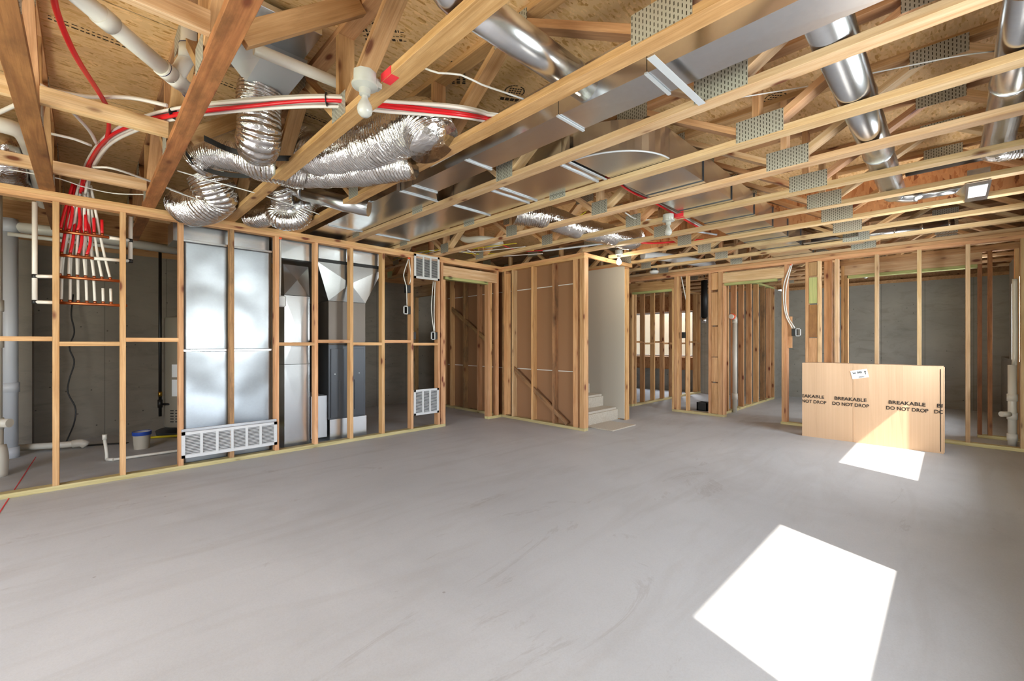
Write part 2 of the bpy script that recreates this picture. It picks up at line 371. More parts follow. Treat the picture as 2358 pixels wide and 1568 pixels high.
tag(bm_obj('wall_right_ledge', bm, 'cwall', origin=(0, 0, 0)), kind='structure')
# far foundation wall with its jog and the rear window
bm = bmesh.new(); add_box(bm, 10.95, 11.2, -.95, 2.62, 0, 2.31); add_box(bm, 10.3, 10.95, 2.62, 2.87, 0, 2.31)
tag(bm_obj('wall_back', bm, 'cwall', origin=(0, 0, 0)), kind='structure')
bm = bmesh.new()
add_box(bm, 10.3, 10.55, 2.87, 4.30, 0, 2.31); add_box(bm, 10.3, 10.55, 4.30, 6.0, 0, .52); add_box(bm, 10.3, 10.55, 6.0, 8.0, 0, 2.31)
tag(bm_obj('wall_back_rear_room', bm, 'cwall', origin=(0, 0, 0)), kind='structure')
bm = bmesh.new()
add_box(bm, 10.32, 10.5, 4.30, 6.0, .52, .82); add_box(bm, 10.32, 10.5, 4.30, 6.0, 1.95, 2.31)
tag(bm_obj('wall_back_wood_infill', bm, 'osbred', origin=(0, 0, 0)), kind='structure')
bm = bmesh.new(); add_box(bm, -2.7, 4.5, 7.45, 7.7, 0, 2.31); add_box(bm, 4.5, 10.3, 7.75, 8.0, 0, 2.31)
add_box(bm, -.9, -.42, 7.18, 7.45, 0, 2.31)
tag(bm_obj('wall_left_foundation', bm, 'cutil', origin=(0, 0, 0)), kind='structure')
bm = bmesh.new(); add_box(bm, -2.7, -2.6, -.59, -.5, 0, 2.31); add_box(bm, -2.7, -2.6, .5, .9, 0, 2.31); add_box(bm, -2.7, -2.6, 3.7, 7.45, 0, 2.31)
add_box(bm, -2.7, -2.6, -.5, .5, 2.2, 2.31); add_box(bm, -2.7, -2.6, .9, 3.7, 2.2, 2.31)
tag(bm_obj('wall_front', bm, 'cwall', origin=(0, 0, 0)), kind='structure')
bm = bmesh.new()  # sill plates and rim boards on the foundation
add_box(bm, -2.7, 11.2, -.84, -.70, 2.31, CH); add_box(bm, -2.7, 11.2, -.84, -.80, CH, TOP)
add_box(bm, 10.95, 11.1, -.7, 2.62, 2.31, CH); add_box(bm, 10.46, 11.1, 2.74, 2.87, 2.311, TOP); add_box(bm, 10.3, 10.45, 2.62, 7.8, 2.31, CH)
add_box(bm, 11.1, 11.2, -.84, 2.87, CH, TOP); add_box(bm, 10.5, 10.57, 2.87, 7.8, CH, TOP)
add_box(bm, -2.7, 4.5, 7.45, 7.6, 2.31, CH); add_box(bm, 4.5, 10.3, 7.75, 7.9, 2.31, CH); add_box(bm, -2.7, 11.2, 7.88, 7.92, CH, TOP)
add_box(bm, -2.7, -2.6, -.8, 7.6, 2.31, TOP)
tag(bm_obj('trim_sill_and_rim', bm, 'chord', origin=(0, 0, 0)), kind='structure')
lawn = box('lawn', -40, 50, -45, -1.9, .70, .8, 'lawn', bev=0); tag(lawn, kind='structure')
lawn = box('lawn', -40, -3.2, -1.9, 40, -.5, -.1, 'lawn', bev=0); tag(lawn, kind='structure')
# windows in the foundation wall (white sliders) and the rear one
def window(n, a, b, y, s, h, along='X', x=None):
    bm = bmesh.new(); f = .035
    if along == 'X':
        for q in ((a, b, s, s + f), (a, b, h - f, h), (a, a + f, s, h), (b - f, b, s, h)): add_box(bm, q[0], q[1], y - .03, y + .03, q[2], q[3])
    else:
        for q in ((a, b, s, s + f), (a, b, h - f, h), (a, a + f, s, h), (b - f, b, s, h), ((a + b) / 2 - .035, (a + b) / 2 + .035, s, h)): add_box(bm, x - .03, x + .03, q[0], q[1], q[2], q[3])
    o = tag(bm_obj('window_%d' % n, bm, 'vinyl'), kind='structure')
    if along == 'X': box('pane', a + f, b - f, y - .004, y + .004, s + f, h - f, 'glass', o, bev=0)
    else: box('pane', x - .004, x + .004, a + f, b - f, s + f, h - f, 'glass', o, bev=0)
    return o
window(1, *WINDOWS[0], -.86, .92, 2.01); window(2, *WINDOWS[1], -.86, .92, 2.01); window(3, 8.0, 9.15, -.86, .92, 2.01)
window(4, 4.32, 5.98, 0, .83, 1.94, 'Y', 10.4)
ww = box('wall_window_well_rear', 11.4, 11.45, 3.6, 6.6, .3, 2.4, 'siding', bev=0); tag(ww, kind='structure')
ww = box('wall_sun_blocker_side', 7.7, 9.8, -1.75, -1.70, .5, 2.7, 'siding', bev=0); tag(ww, kind='structure')  # unseen panel added to keep the sun out of the third window

# ------------------------------------------------------------------ floor trusses
NODES_B = [-.72, .81, 2.33, 3.50, 4.78, 6.05, 7.35]; NODES_T = [.05, 1.62, 2.92, 4.14, 5.42, 6.70]
TNEAR = lambda n: .357 + .6135 * n
TLAB = {-2: 'orange-brown floor truss beyond the wide-flanged dark one, above the tall white drain pipes',
 -1: 'dark weathered floor truss with its broad chord running over the red and white water manifold',
 0: 'dark weathered floor truss beside the hanging foil duct with blocking nailed to its chord',
 1: 'orange-stained floor truss carrying the nearest bare bulb and a red paint mark',
 2: 'orange-edged floor truss along the near side of the narrow grey duct',
 3: 'pale floor truss between the narrow trunk duct and the curved duct elbow',
 4: 'pale floor truss crossing just beyond the curved duct elbow',
 5: 'pale floor truss, the second to cross under the wide duct after its elbow',
 6: 'pale floor truss carrying the middle bare bulb with a red paint mark',
 7: 'floor truss at the end of the round duct holding the white register box, nearer one',
 8: 'floor truss just past the white register box, third before the wall of doorways',
 9: 'floor truss carrying the hanging strip of red-brown strand board',
 10: 'last floor truss before the far stud wall with two doorways',
 11: 'floor truss resting along the top plate of the far stud wall'}
def truss(n, yspan=(-.78, 7.42)):
    xn = TNEAR(n); xc = xn + .0445; sgn = 1 if n < 0 else -1
    t = thing('floor_truss', TLAB.get(n, 'floor truss in the dim joist bay behind the far stud wall'), 'floor truss', (xc, yspan[0], CH), None if n in TLAB else 'trusses over the rear rooms')
    cm = 'orange' if n <= 0 else 'chord' if n in (1, 2) else 'pine'
    board('bottom_chord', (xc, yspan[0], CH + .019), (xc, yspan[1], CH + .019), .089, .038, cm, t, side=(1, 0, 0))
    board('top_chord', (xc, yspan[0], TOP - .019), (xc, yspan[1], TOP - .019), .089, .038, 'chord' if n < 9 else 'dirty', t, side=(1, 0, 0))
    wm = 'chord' if n < 3 else 'pine' if n % 2 else 'stud'
    zb, zt = CH + .038, TOP - .038
    for j, y in enumerate(NODES_B):
        if not yspan[0] < y < yspan[1]: continue
        if 0 < j < 6: board('web', (xc, y, zb), (xc, y, zt), .089, .038, wm, t, side=(1, 0, 0))
        xs = xn - .0012 if sgn < 0 else xn + .0902
        big = .25 if j == 1 else .17; hgt = .125 if j == 1 else .12
        board('nail_plate', (xs, y - big / 2 - .02, CH + .008 + hgt / 2), (xs, y + big / 2 - .02, CH + .008 + hgt / 2), hgt, .002, 'plate', t, side=(0, 0, 1), bev=0)
        for yt in (NODES_T[j - 1] if j else None, NODES_T[j] if j < 6 else None):
            if yt is None or not yspan[0] < yt < yspan[1]: continue
            s = 1 if yt > y else -1; a = V((xc, y + .05 * s, zb + .012)); b = V((xc, yt - .05 * s, zt - .012))
            board('web', a, b, .089, .038, wm, t, side=(1, 0, 0))
    for yt in NODES_T:
        if yspan[0] < yt < yspan[1]:
            xs = xn - .0012 if sgn < 0 else xn + .0902
            board('nail_plate', (xs, yt - .12, TOP - .065), (xs, yt + .12, TOP - .065), .10, .002, 'plate', t, side=(0, 0, 1), bev=0)
    return t
TR = {}
for n in range(-2, 17):
    TR[n] = truss(n, (-.78, 3.40) if n in (7, 8) else (-.78, 7.42))
# blocking between the first chords, cross bridging
bl = thing('blocking', 'row of pale blocking boards between the two dark trusses by the white pipes, nearest row', 'blocking', (-.1, 2.09, 2.41))
board('blocking_board', (TNEAR(-1) + .09, 2.09, 2.455), (TNEAR(0), 2.09, 2.455), .089, .038, 'pine', bl, side=(0, 0, 1))
bl = thing('blocking', 'pale blocking boards crossed by the red water line', 'blocking', (-.1, 3.31, 2.41))
board('blocking_board', (TNEAR(-1) + .09, 3.31, 2.455), (TNEAR(0), 3.31, 2.455), .089, .038, 'pine', bl, side=(0, 0, 1))
board('blocking_board', (TNEAR(-2) + .09, 3.31, 2.455), (TNEAR(-1), 3.31, 2.455), .089, .038, 'pine', bl, side=(0, 0, 1))
bl = thing('blocking', 'pale blocking boards just above the manifold stud wall', 'blocking', (-.1, 4.6, 2.41))
board('blocking_board', (TNEAR(-1) + .09, 4.6, 2.455), (TNEAR(0), 4.6, 2.455), .089, .038, 'pine', bl, side=(0, 0, 1))
board('blocking_board', (TNEAR(-2) + .09, 4.6, 2.455), (TNEAR(-1), 4.6, 2.455), .089, .038, 'pine', bl, side=(0, 0, 1))
def bridge(y, lab, a=0, b=1, flip=False):
    x0, x1 = TNEAR(a) + .09, TNEAR(b) + .045
    z = (2.84, 2.43) if flip else (2.43, 2.84)
    o = board('bridging_board', (x0 + .005, y, z[0]), (x1 - .05, y, z[1]), .038, .089, 'chord', None, side=(0, 1, 0))
    tag(o, lab, 'bridging board')
bridge(2.05, 'slanted bridging board rising from the dark truss above the foil duct')
bridge(3.30, 'slanted bridging board rising behind the hanging foil duct')
# strip of strand board hung on the ninth truss
dp = box('draft_stop_panel', TNEAR(9) - .014, TNEAR(9) - .003, -.70, 3.38, 2.50, 2.875, 'osbred', bev=0)
tag(dp, 'red-brown strand board strip hanging along a truss behind the ducts', 'board')

# ------------------------------------------------------------------ stud walls
def stud(par, x, y, z0=.038, z1=2.296, axis='X', mat='stud', w=.089):
    board('stud', (x, y, z0), (x, y, z1), .038 if axis == 'X' else w, w if axis == 'X' else .038, mat, par, side=(1, 0, 0))
def plates(par, p, q, side, tops=(2.315, 2.353), mat_b='olive', mat_t='stud', ts=0, te=0):
    p, q = V(p), V(q); d = (q - p).normalized()
    if mat_b: board('bottom_plate', p + V((0, 0, .019)), q + V((0, 0, .019)), .089, .038, mat_b, par, side=side)
    for z in tops: board('top_plate', p - d * ts + V((0, 0, z)), q + d * te + V((0, 0, z)), .089, .038, mat_t, par, side=side)
YL = 5.035
WL = thing('stud_wall', 'long open stud wall in front of the furnace and water manifold', 'stud wall', (1.5, YL, 0))
plates(WL, (-1.3, YL, 0), (3.61, YL, 0), (0, 1, 0), te=1.09)
SX = [-.98, -.575, -.165, .232, .632, 1.035, 1.443, 1.845, 2.253, 2.66, 3.074, 3.50]
for i, x in enumerate(SX): stud(WL, x, YL, mat='dirty' if i in (5,) else 'stud')
stud(WL, 3.59, YL, z1=2.06); stud(WL, 3.553, YL)
zb = [1.20, 1.205, 1.165, 1.20, None, None, 1.16, 1.19, 1.16, 1.19, 1.155]
for i, z in enumerate(zb):
    if z: board('fire_block', (SX[i] + .019, YL, z), (SX[i + 1] - .019, YL, z), .089, .036, 'stud', WL, side=(0, 1, 0))
board('header', (3.57, YL, 2.183), (4.60, YL, 2.183), .15, .08, 'pine', WL, side=(0, 0, 1))
board('header_plate', (3.61, YL, 2.088), (4.41, YL, 2.088), .089, .038, 'green', WL, side=(0, 1, 0))
stud(WL, 4.43, YL, z1=2.105); stud(WL, 4.468, YL, z1=2.105); stud(WL, 4.61, YL)
board('bottom_plate', (4.41, YL, .019), (4.69, YL, .019), .089, .038, 'olive', WL, side=(0, 1, 0))
# closet and stair wall (plane X 4.70-4.79)
XS = 4.745
WS = thing('stud_wall', 'stud wall backed with brown board beside the stairs, with slanted braces', 'stud wall', (XS, 4, 0))
plates(WS, (XS, 3.405, 0), (XS, 6.60, 0), (1, 0, 0))
for y, mt in ((3.425, 'stud'), (3.463, 'stud'), (3.535, 'stud'), (3.573, 'stud'), (3.938, 'dirty'), (4.346, 'stud'), (4.757, 'pine'), (4.925, 'stud'), (4.965, 'dirty'), (5.18, 'dirty'), (5.59, 'stud'), (5.97, 'dirty'), (6.35, 'stud'), (6.58, 'stud')):
    stud(WS, XS, y, axis='Y', mat=mt)
board('header', (XS, 6.60, 2.19), (XS, 7.58, 2.19), .21, .08, 'chord', WS, side=(0, 0, 1)); stud(WS, XS, 7.56, axis='Y', mat='chord')
board('scab_board', (4.70, 4.86, .06), (4.70, 4.86, 2.25), .12, .02, 'stud', WS, side=(0, 1, 0))
board('backing_board', (4.797, 3.41, 1.17), (4.797, 6.60, 1.17), 2.27, .012, 'board', WS, side=(0, 0, 1))
for z in (.775, 1.986): board('joint_tape', (4.7895, 3.45, z), (4.7895, 6.55, z), .012, .003, 'seamtape', WS, side=(0, 0, 1))
board('brace', (4.725, 4.78, .80), (4.715, 3.70, .06), .06, .03, 'dirty', WS, side=(0, 0, 1))
board('brace', (4.725, 6.36, 1.80), (4.725, 5.20, 1.10), .07, .03, 'dirty', WS, side=(0, 0, 1))
# stair side wall with drywall
XR = 5.90
WT = thing('stud_wall', 'white drywall-faced wall on the far side of the carpeted stairs', 'wall panel', (XR, 4.5, 0))
stud(WT, XR, 3.485, axis='Y', z0=.0); stud(WT, XR, 3.60, axis='Y', z0=0)
for y in (4.0, 4.6, 5.2): stud(WT, XR, y, axis='Y', z0=0)
for z in (2.315, 2.353): board('top_plate', (XR, 3.465, z), (XR, 7.2, z), .089, .038, 'stud', WT, side=(1, 0, 0))
board('drywall', (5.846, 3.49, 1.18), (5.846, 7.2, 1.18), 2.33, .013, 'drywall', WT, side=(0, 0, 1))
board('stair_header', (4.70, 3.43, 2.345), (5.94, 3.43, 2.345), .05, .038, 'stud', WT, side=(0, 0, 1))
# far wall with two doorways
XF = 7.205
WF = thing('stud_wall', 'far stud wall with two doorways and the cardboard carton in front', 'stud wall', (XF, 1, 0))
for z, e in ((2.315, 4.24), (2.353, 4.24)): board('top_plate', (XF, -.585, z), (XF, e, z), .089, .038, 'stud', WF, side=(1, 0, 0))
for a, b in ((-.585, 1.73), (2.50, 3.36), (4.12, 4.24)): board('bottom_plate', (XF, a, .019), (XF, b, .019), .089, .038, 'olive', WF, side=(1, 0, 0))
def sf(y, z1=2.296, mat='stud', z0=.038): stud(WF, XF, y, z0, z1, 'Y', mat)
sf(4.14, 2.105); sf(4.21); sf(3.34, 2.105); sf(3.30); sf(3.26); sf(3.10)
sf(2.73); sf(2.58); sf(2.52, 2.105); sf(2.545)
sf(1.665); sf(1.70, 2.105); sf(1.41); sf(1.27, mat='pine'); sf(1.075, mat='pine'); sf(.665, mat='pine'); sf(.27, mat='pine'); sf(-.135, mat='pine'); sf(-.545, mat='pine')
for z0, z1, mt in ((2.02, 2.29, 'stud'), (1.45, 1.98, 'stud'), (.95, 1.43, 'chord'), (.55, .94, 'stud'), (.04, .53, 'chord')):
    board('scab_board', (7.185, 2.655, z0), (7.185, 2.655, z1), .10, .035, mt, WF, side=(0, 1, 0))
for z0, z1, mt in ((2.10, 2.29, 'chord'), (1.72, 2.08, 'green'), (1.25, 1.70, 'orange'), (.04, 1.24, 'chord')):
    board('scab_board', (7.185, 1.34, z0), (7.185, 1.34, z1), .095, .035, mt, WF, side=(0, 1, 0))
board('scab_board', (7.20, 1.63, 1.10), (7.20, 1.63, 1.55), .07, .038, 'stud', WF, side=(0, 1, 0))
board('header', (XF, 3.32, 2.18), (XF, 4.16, 2.18), .16, .08, 'chord', WF, side=(0, 0, 1))
board('header_plate', (XF, 3.36, 2.08), (XF, 4.12, 2.08), .089, .038, 'green', WF, side=(1, 0, 0))
board('header', (XF, 1.68, 2.19), (XF, 2.53, 2.19), .16, .08, 'pine', WF, side=(0, 0, 1))
board('header_plate', (XF - .02, 1.78, 2.09), (XF - .02, 2.50, 2.09), .089, .038, 'green', WF, side=(1, 0, 0))
# closet frame behind the carton
XB = 7.92
WB = thing('stud_wall', 'inner closet wall with a wide header behind the cardboard carton', 'stud wall', (XB, .4, 0))
for z in (2.315, 2.353): board('top_plate', (XB, -.585, z), (XB, 1.2, z), .089, .038, 'chord', WB, side=(1, 0, 0))
board('header', (XB, -.27, 2.225), (XB, 1.12, 2.225), .15, .08, 'pine', WB, side=(0, 0, 1))
board('header_plate', (XB, -.23, 2.13), (XB, 1.06, 2.13), .089, .038, 'green', WB, side=(1, 0, 0))
for y, mt, z1 in ((1.11, 'stud', 2.296), (1.07, 'chord', 2.15), (-.25, 'orange', 2.15), (-.335, 'orange', 2.296), (-.55, 'stud', 2.296)): stud(WB, XB, y, z1=z1, axis='Y', mat=mt)
board('bottom_plate', (XB, -.585, .019), (XB, -.23, .019), .089, .038, 'olive', WB, side=(1, 0, 0))
board('bottom_plate', (XB, 1.05, .019), (XB, 1.2, .019), .089, .038, 'olive', WB, side=(1, 0, 0))
WC = thing('stud_wall', 'short side wall joining the far wall to the closet frame', 'stud wall', (7.55, 1.2, 0))
for x, mt in ((7.30, 'stud'), (7.46, 'dirty'), (7.68, 'chord')): stud(WC, x, 1.19, mat=mt)
plates(WC, (7.25, 1.19, 0), (7.87, 1.19, 0), (0, 1, 0))
# two partitions running back from the far wall
W1 = thing('stud_wall', 'back room partition with mid-height blocking, seen through the doorway with the window beyond', 'stud wall', (8.7, 4.19, 0))
plates(W1, (7.26, 4.16, 0), (10.28, 4.16, 0), (0, 1, 0), tops=(2.315,), mat_t='chord')
xs = [7.30, 7.62, 8.02, 8.42, 8.83, 9.23, 9.64, 10.05, 10.24]
for x in xs: stud(W1, x, 4.16)
for i in range(8): board('fire_block', (xs[i] + .02, 4.16, 1.19 - .03 * (i % 2)), (xs[i + 1] - .02, 4.16, 1.19 - .03 * (i % 2)), .089, .036, 'chord', W1, side=(0, 1, 0))
W2 = thing('stud_wall', 'partition of closely seen knotty studs behind the second doorway', 'stud wall', (8.7, 2.68, 0))
plates(W2, (7.26, 2.64, 0), (10.28, 2.64, 0), (0, 1, 0), tops=(2.315,), mat_t='green')
for i, x in enumerate([7.30, 7.62, 7.98, 8.37, 8.78, 9.20, 9.62, 10.02, 10.26]): stud(W2, x, 2.64, mat='dirty' if i in (6, 0) else 'stud')
# ------------------------------------------------------------------ ducts
def crossbreak(name, x0, x1, y0, y1, z0, z1, mat, parent, d=.004):
    """sheet metal box with shallow X creases on its faces"""
    bm = bmesh.new(); c = [bm.verts.new((x, y, z)) for x in (x0, x1) for y in (y0, y1) for z in (z0, z1)]
    for idx, nrm in (((0, 1, 3, 2), (-1, 0, 0)), ((4, 6, 7, 5), (1, 0, 0)), ((0, 4, 5, 1), (0, -1, 0)), ((2, 3, 7, 6), (0, 1, 0)), ((0, 2, 6, 4), (0, 0, -1)), ((1, 5, 7, 3), (0, 0, 1))):
        q = [c[i] for i in idx]; m = bm.verts.new(sum((v.co for v in q), V()) / 4 + V(nrm) * d)
        for i in range(4): bm.faces.new((q[i], q[(i + 1) % 4], m))
    return bm_obj(name, bm, mat, parent)
def cleat(par, x0, x1, y0, y1, z, axis, mat='ltgrey'):
    if axis == 'X': board('drive_cleat', (x0, y0, z - .005), (x1, y0, z - .005), .016, .008, mat, par, side=(0, 1, 0), bev=0)
    else: board('drive_cleat', (x0, y0, z - .005), (x0, y1, z - .005), .016, .008, mat, par, side=(1, 0, 0), bev=0)
ZB, ZT = 2.412, 2.615
m1 = thing('trunk_duct', 'narrow galvanized trunk duct running lengthwise between two trusses, with a hanging strap', 'duct', (1.94, 2, ZB))
ys = [-.75, .12, .98, 1.50, 2.97]
for a, b in zip(ys, ys[1:]): crossbreak('duct_section', 1.835, 2.055, a + .002, b - .002, ZB, ZT, 'galvdull', m1, .0015)
hexa('reducer_section', [(1.835, 2.975, ZB), (2.055, 2.975, ZB), (2.055, 2.975, ZT), (1.835, 2.975, ZT)], [(1.835, 3.15, ZB), (2.19, 3.15, ZB), (2.19, 3.15, ZT), (1.835, 3.15, ZT)], 'galv', m1)
ys = [3.155, 4.60, 5.20]
for a, b in zip(ys, ys[1:]): crossbreak('duct_section', 1.80, 2.193, a + .002, b - .002, ZB, ZT, 'galv', m1, .005)
for y in (.98, 1.50, 2.30, 2.97): cleat(m1, 1.825, 2.065, y, y, ZB, 'X')
for y in (3.15, 4.60): cleat(m1, 1.825, 2.20, y, y, ZB, 'X')
st = tag(board('hanging_strap', (1.68, .88, 2.368), (2.20, .875, 2.368), .035, .002, 'ltgrey', None, side=(0, 1, 0), bev=0), 'flat galvanized strap holding the narrow trunk duct up between two chords', 'duct strap')
m2 = thing('trunk_duct', 'wide galvanized trunk duct that curves through an elbow and crosses under the trusses', 'duct', (2.57, 3, ZB))
ys = [1.83, 1.90, 2.53, 2.62, 3.14, 4.60, 5.20]
for a, b in zip(ys, ys[1:]): crossbreak('duct_section', 2.36, 2.79, a + .002, b - .002, ZB, ZT, 'galv', m2, .005)
for y in (1.83, 1.90, 2.53, 2.62, 3.14, 4.60): cleat(m2, 2.35, 2.80, y, y, ZB, 'X')
# elbow: outer arc centred at the inner corner (2.79, 1.80)
bm = bmesh.new(); arc = [(2.79 - .43 * math.cos(a), 1.80 - .47 * math.sin(a)) for a in [i * math.pi / 2 / 14 for i in range(15)]]
lo = [bm.verts.new((x, y, ZB)) for x, y in arc] + [bm.verts.new((2.79, 1.80, ZB))]
hi = [bm.verts.new((x, y, ZT)) for x, y in arc] + [bm.verts.new((2.79, 1.80, ZT))]
bm.faces.new(lo[::-1]); bm.faces.new(hi)
for i in range(len(lo)): bm.faces.new((lo[i], lo[(i + 1) % len(lo)], hi[(i + 1) % len(lo)], hi[i]))
bm_obj('elbow_section', bm, 'galv', m2)
tube('elbow_rim', [(x, y, ZB) for x, y in arc], .006, 'ltgrey', m2, seg=6)
xs = [2.79, 3.36, 3.97, 4.58, 5.20, 5.80, 6.42, 7.12]
for a, b in zip(xs, xs[1:]):
    crossbreak('duct_section', a + .003, b - .003, 1.33, 1.795, ZB, ZT, 'galv', m2, .006)
for a in xs[1:]:
    board('seam', (a, 1.325, ZB - .002), (a, 1.80, ZB - .002), .007, .006, 'dgrey', m2, side=(1, 0, 0), bev=0)
    board('seam', (a, 1.326, ZB), (a, 1.326, ZT), .007, .006, 'dgrey', m2, side=(1, 0, 0), bev=0)
tag(box('duct_label', 2.057, 2.059, 1.18, 1.27, 2.47, 2.50, 'label', bev=0), 'small cream paper label stuck to the side of the narrow trunk duct', 'label')
def round_duct(label, pts, r, ends=(), name='round_duct', seams=(), mat='galv'):
    t = thing(name, label, 'duct', pts[0]); tube('duct_pipe', pts, r, mat, t, seg=32, curve=False); a, b = V(pts[0]), V(pts[-1]); d = (b - a).normalized()
    for s in seams:
        q = a.lerp(b, s); tube('crimp_collar', [q - d * .012, q + d * .012], r + .004, mat, t, seg=32, curve=False)
    return t
r1 = round_duct('shiny round duct running into the near side of the narrow trunk duct', [(1.02, 1.318, 2.495), (1.835, 1.318, 2.495)], .075, seams=(.86,))
tube('elbow', [(1.06, 1.318, 2.495), (.98, 1.318, 2.505), (.92, 1.318, 2.56), (.91, 1.318, 2.66), (.91, 1.318, 2.86)], .078, 'galv', r1, seg=24)
r2 = round_duct('shiny round duct crossing from the narrow trunk duct toward the white register box', [(2.055, .355, 2.495), (5.05, .355, 2.495)], .083, seams=(.3, .62))
tube('elbow', [(5.0, .355, 2.495), (5.12, .35, 2.49), (5.17, .30, 2.47), (5.175, .20, 2.455)], .05, 'galv', r2, seg=16)
tube('branch_pipe', [(5.175, .22, 2.455), (5.175, -.04, 2.455)], .036, 'galv', r2, seg=16, curve=False)
hexa('boot_taper', [(5.14, -.03, 2.42), (5.21, -.03, 2.42), (5.21, -.03, 2.49), (5.14, -.03, 2.49)], [(4.80, -.08, 2.39), (5.24, -.08, 2.39), (5.24, -.08, 2.47), (4.80, -.08, 2.47)], 'galv', r2)
tube('branch_pipe', [(4.95, .27, 2.62), (4.93, -.10, 2.62), (4.93, -.55, 2.62)], .04, 'jacket', r2, seg=16, curve=False)
r3 = round_duct('shiny round duct nearest the daylight windows ending in a foil sleeve', [(2.055, -.215, 2.495), (4.35, -.215, 2.495)], .077, seams=(.16, .55))
rb = thing('register_box', 'galvanized register box with a white paper sticker nailed under two trusses', 'register box', (5.0, -.14, 2.36))
box('box_body', 4.745, 5.262, -.205, -.085, 2.365, 2.475, 'galv', rb); nf = box('nailing_flange', 4.70, 5.31, -.21, -.08, 2.362, 2.366, 'galvdull', rb, bev=0); box('sticker', 4.80, 5.16, -.195, -.095, 2.3595, 2.3615, 'label', rb, bev=0)
# foil flexible ducts
def flex(label, pts, r, collar=None, rib=.021):
    t = thing('flexible_duct', label, 'flexible duct', pts[0]); P = smooth_path(pts, .003)
    rr = lambda i, s: r * (1 + .075 * abs(math.sin(s * math.pi / rib)) + .02 * math.sin(s * 23.))
    bm = bmesh.new(); sweep(bm, P, rr, 40)
    for v in bm.verts:
        n = noise.noise(v.co * 38) * .0025 + noise.noise(v.co * 12) * .005
        v.co += V((n, noise.noise(v.co * 31 + V((5, 5, 5))) * .002, n))
    bm_obj('foil_sleeve', bm, 'foil', t, smooth=True)
    if collar:
        a, b = V(pts[collar]), V(pts[collar + (1 if collar == 0 else -1)])
    return t
flex('foil duct hanging straight down behind the dark truss from the metal takeoff box', [at(640, 100, X=.80), at(612, 165, X=.77), at(598, 230, X=.75), at(597, 300, X=.75), at(600, 328, X=.77) + V((.0, .06, 0)), at(612, 322, X=.85) + V((0, .2, .02))], .112)
flex('long bulging foil duct behind the bare bulb, the highest horizontal one', [at(690, 330, X=1.16), at(735, 355, X=1.22), at(800, 350, X=1.28), at(870, 330, X=1.34), at(930, 300, X=1.40), at(975, 290, X=1.44), at(1000, 330, X=1.47)], .145)
flex('slimmer foil duct passing under the long bulging one toward the metal trunk', [at(640, 395, X=1.14), at(700, 400, X=1.25), at(800, 395, X=1.33), at(880, 385, X=1.42), at(945, 375, X=1.52)], .10)
flex('foil duct looping over the small metal collar by the hanging black straps', [at(452, 372, Y=4.1), at(485, 352, Y=4.0), at(550, 355, Y=3.8), at(620, 378, Y=3.55), at(700, 395, Y=3.5)], .125)
flex('foil duct curling down to the top plate of the furnace wall, the lowest hanging coil', [at(478, 402, Y=4.45), at(492, 430, Y=4.45), at(500, 452, Y=4.5), at(475, 470, Y=4.62), at(445, 478, Y=4.85), at(425, 470, Y=5.0)], .155)
flex('dim foil duct beyond the broad dark truss at the edge of the room', [at(-40, 330, Z=2.62), at(10, 350, Z=2.60), at(20, 400, Y=5.3), at(60, 420, Y=5.6)], .11)
flex('crumpled foil duct stub above the return air panel beside the silver elbow', [at(640, 430, Y=4.3), at(650, 455, Y=4.35), at(640, 485, Y=4.6), at(600, 500, Y=4.85), at(575, 500, Y=5.0)], .095)
flex('u shaped foil duct hanging below the silver elbow pipe over the stud wall', [at(640, 470, Y=4.5), at(637, 495, Y=4.5), at(655, 508, Y=4.45), at(690, 500, Y=4.4), at(712, 462, Y=4.35), at(745, 450, Y=4.3)], .09)
flex('foil duct lying across the trusses beyond the wide trunk duct above the doorway', [at(1185, 490, Z=2.52), at(1260, 500, Z=2.50), at(1330, 525, Z=2.50), at(1400, 540, Z=2.50), at(1450, 553, Z=2.48), at(1463, 545, Z=2.56)], .115)
flex('foil sleeve turning off the end of the round duct nearest the windows', [(4.33, -.215, 2.50), (4.44, -.22, 2.50), (4.50, -.30, 2.50), (4.50, -.56, 2.50)], .075)
t = thing('metal_elbow', 'silver adjustable elbow and short pipe among the foil ducts', 'duct elbow', at(700, 440, Y=4.1))
tube('elbow_pipe', [at(662, 415, Y=4.3), at(680, 432, Y=4.2), at(705, 445, Y=4.05)], .072, 'galv', t, seg=28)
tube('pipe', [at(705, 445, Y=4.05), at(790, 468, Y=3.75), at(850, 480, Y=3.6)], .070, 'galv', t, seg=28, curve=False)
t = thing('metal_wye', 'silver wye fitting wrapped by the u shaped foil duct', 'duct fitting', at(680, 480, Y=4.4))
tube('wye_body', [at(672, 450, Y=4.5), at(676, 500, Y=4.4)], .075, 'galv', t, seg=24, curve=False); tube('wye_branch', [at(676, 490, Y=4.4), at(708, 460, Y=4.3)], .062, 'galv', t, seg=24, curve=False)
t = thing('metal_collar', 'small silver collar showing inside the looped foil duct', 'duct collar', at(485, 400, Y=4.3))
tube('collar_pipe', [at(478, 375, Y=4.35), at(488, 425, Y=4.4)], .068, 'galv', t, seg=24, curve=False); box('collar_plate', *sorted((at(470, 392, Y=4.3).x, at(545, 392, Y=4.3).x)), 4.30, 4.42, 2.52, 2.53, 'galv', t, bev=0)
t = thing('takeoff_box', 'galvanized boot and pan above the hanging foil duct', 'duct boot', (.72, 2.6, 2.70))
box('pan', .56, .90, 2.35, 3.0, 2.81, 2.84, 'galv', t); hexa('boot', [(.62, 2.62, 2.81), (.92, 2.62, 2.81), (.92, 2.95, 2.81), (.60, 2.95, 2.81)], [(.66, 2.56, 2.68), (.88, 2.56, 2.68), (.88, 2.86, 2.68), (.66, 2.86, 2.68)], 'ltgrey', t)
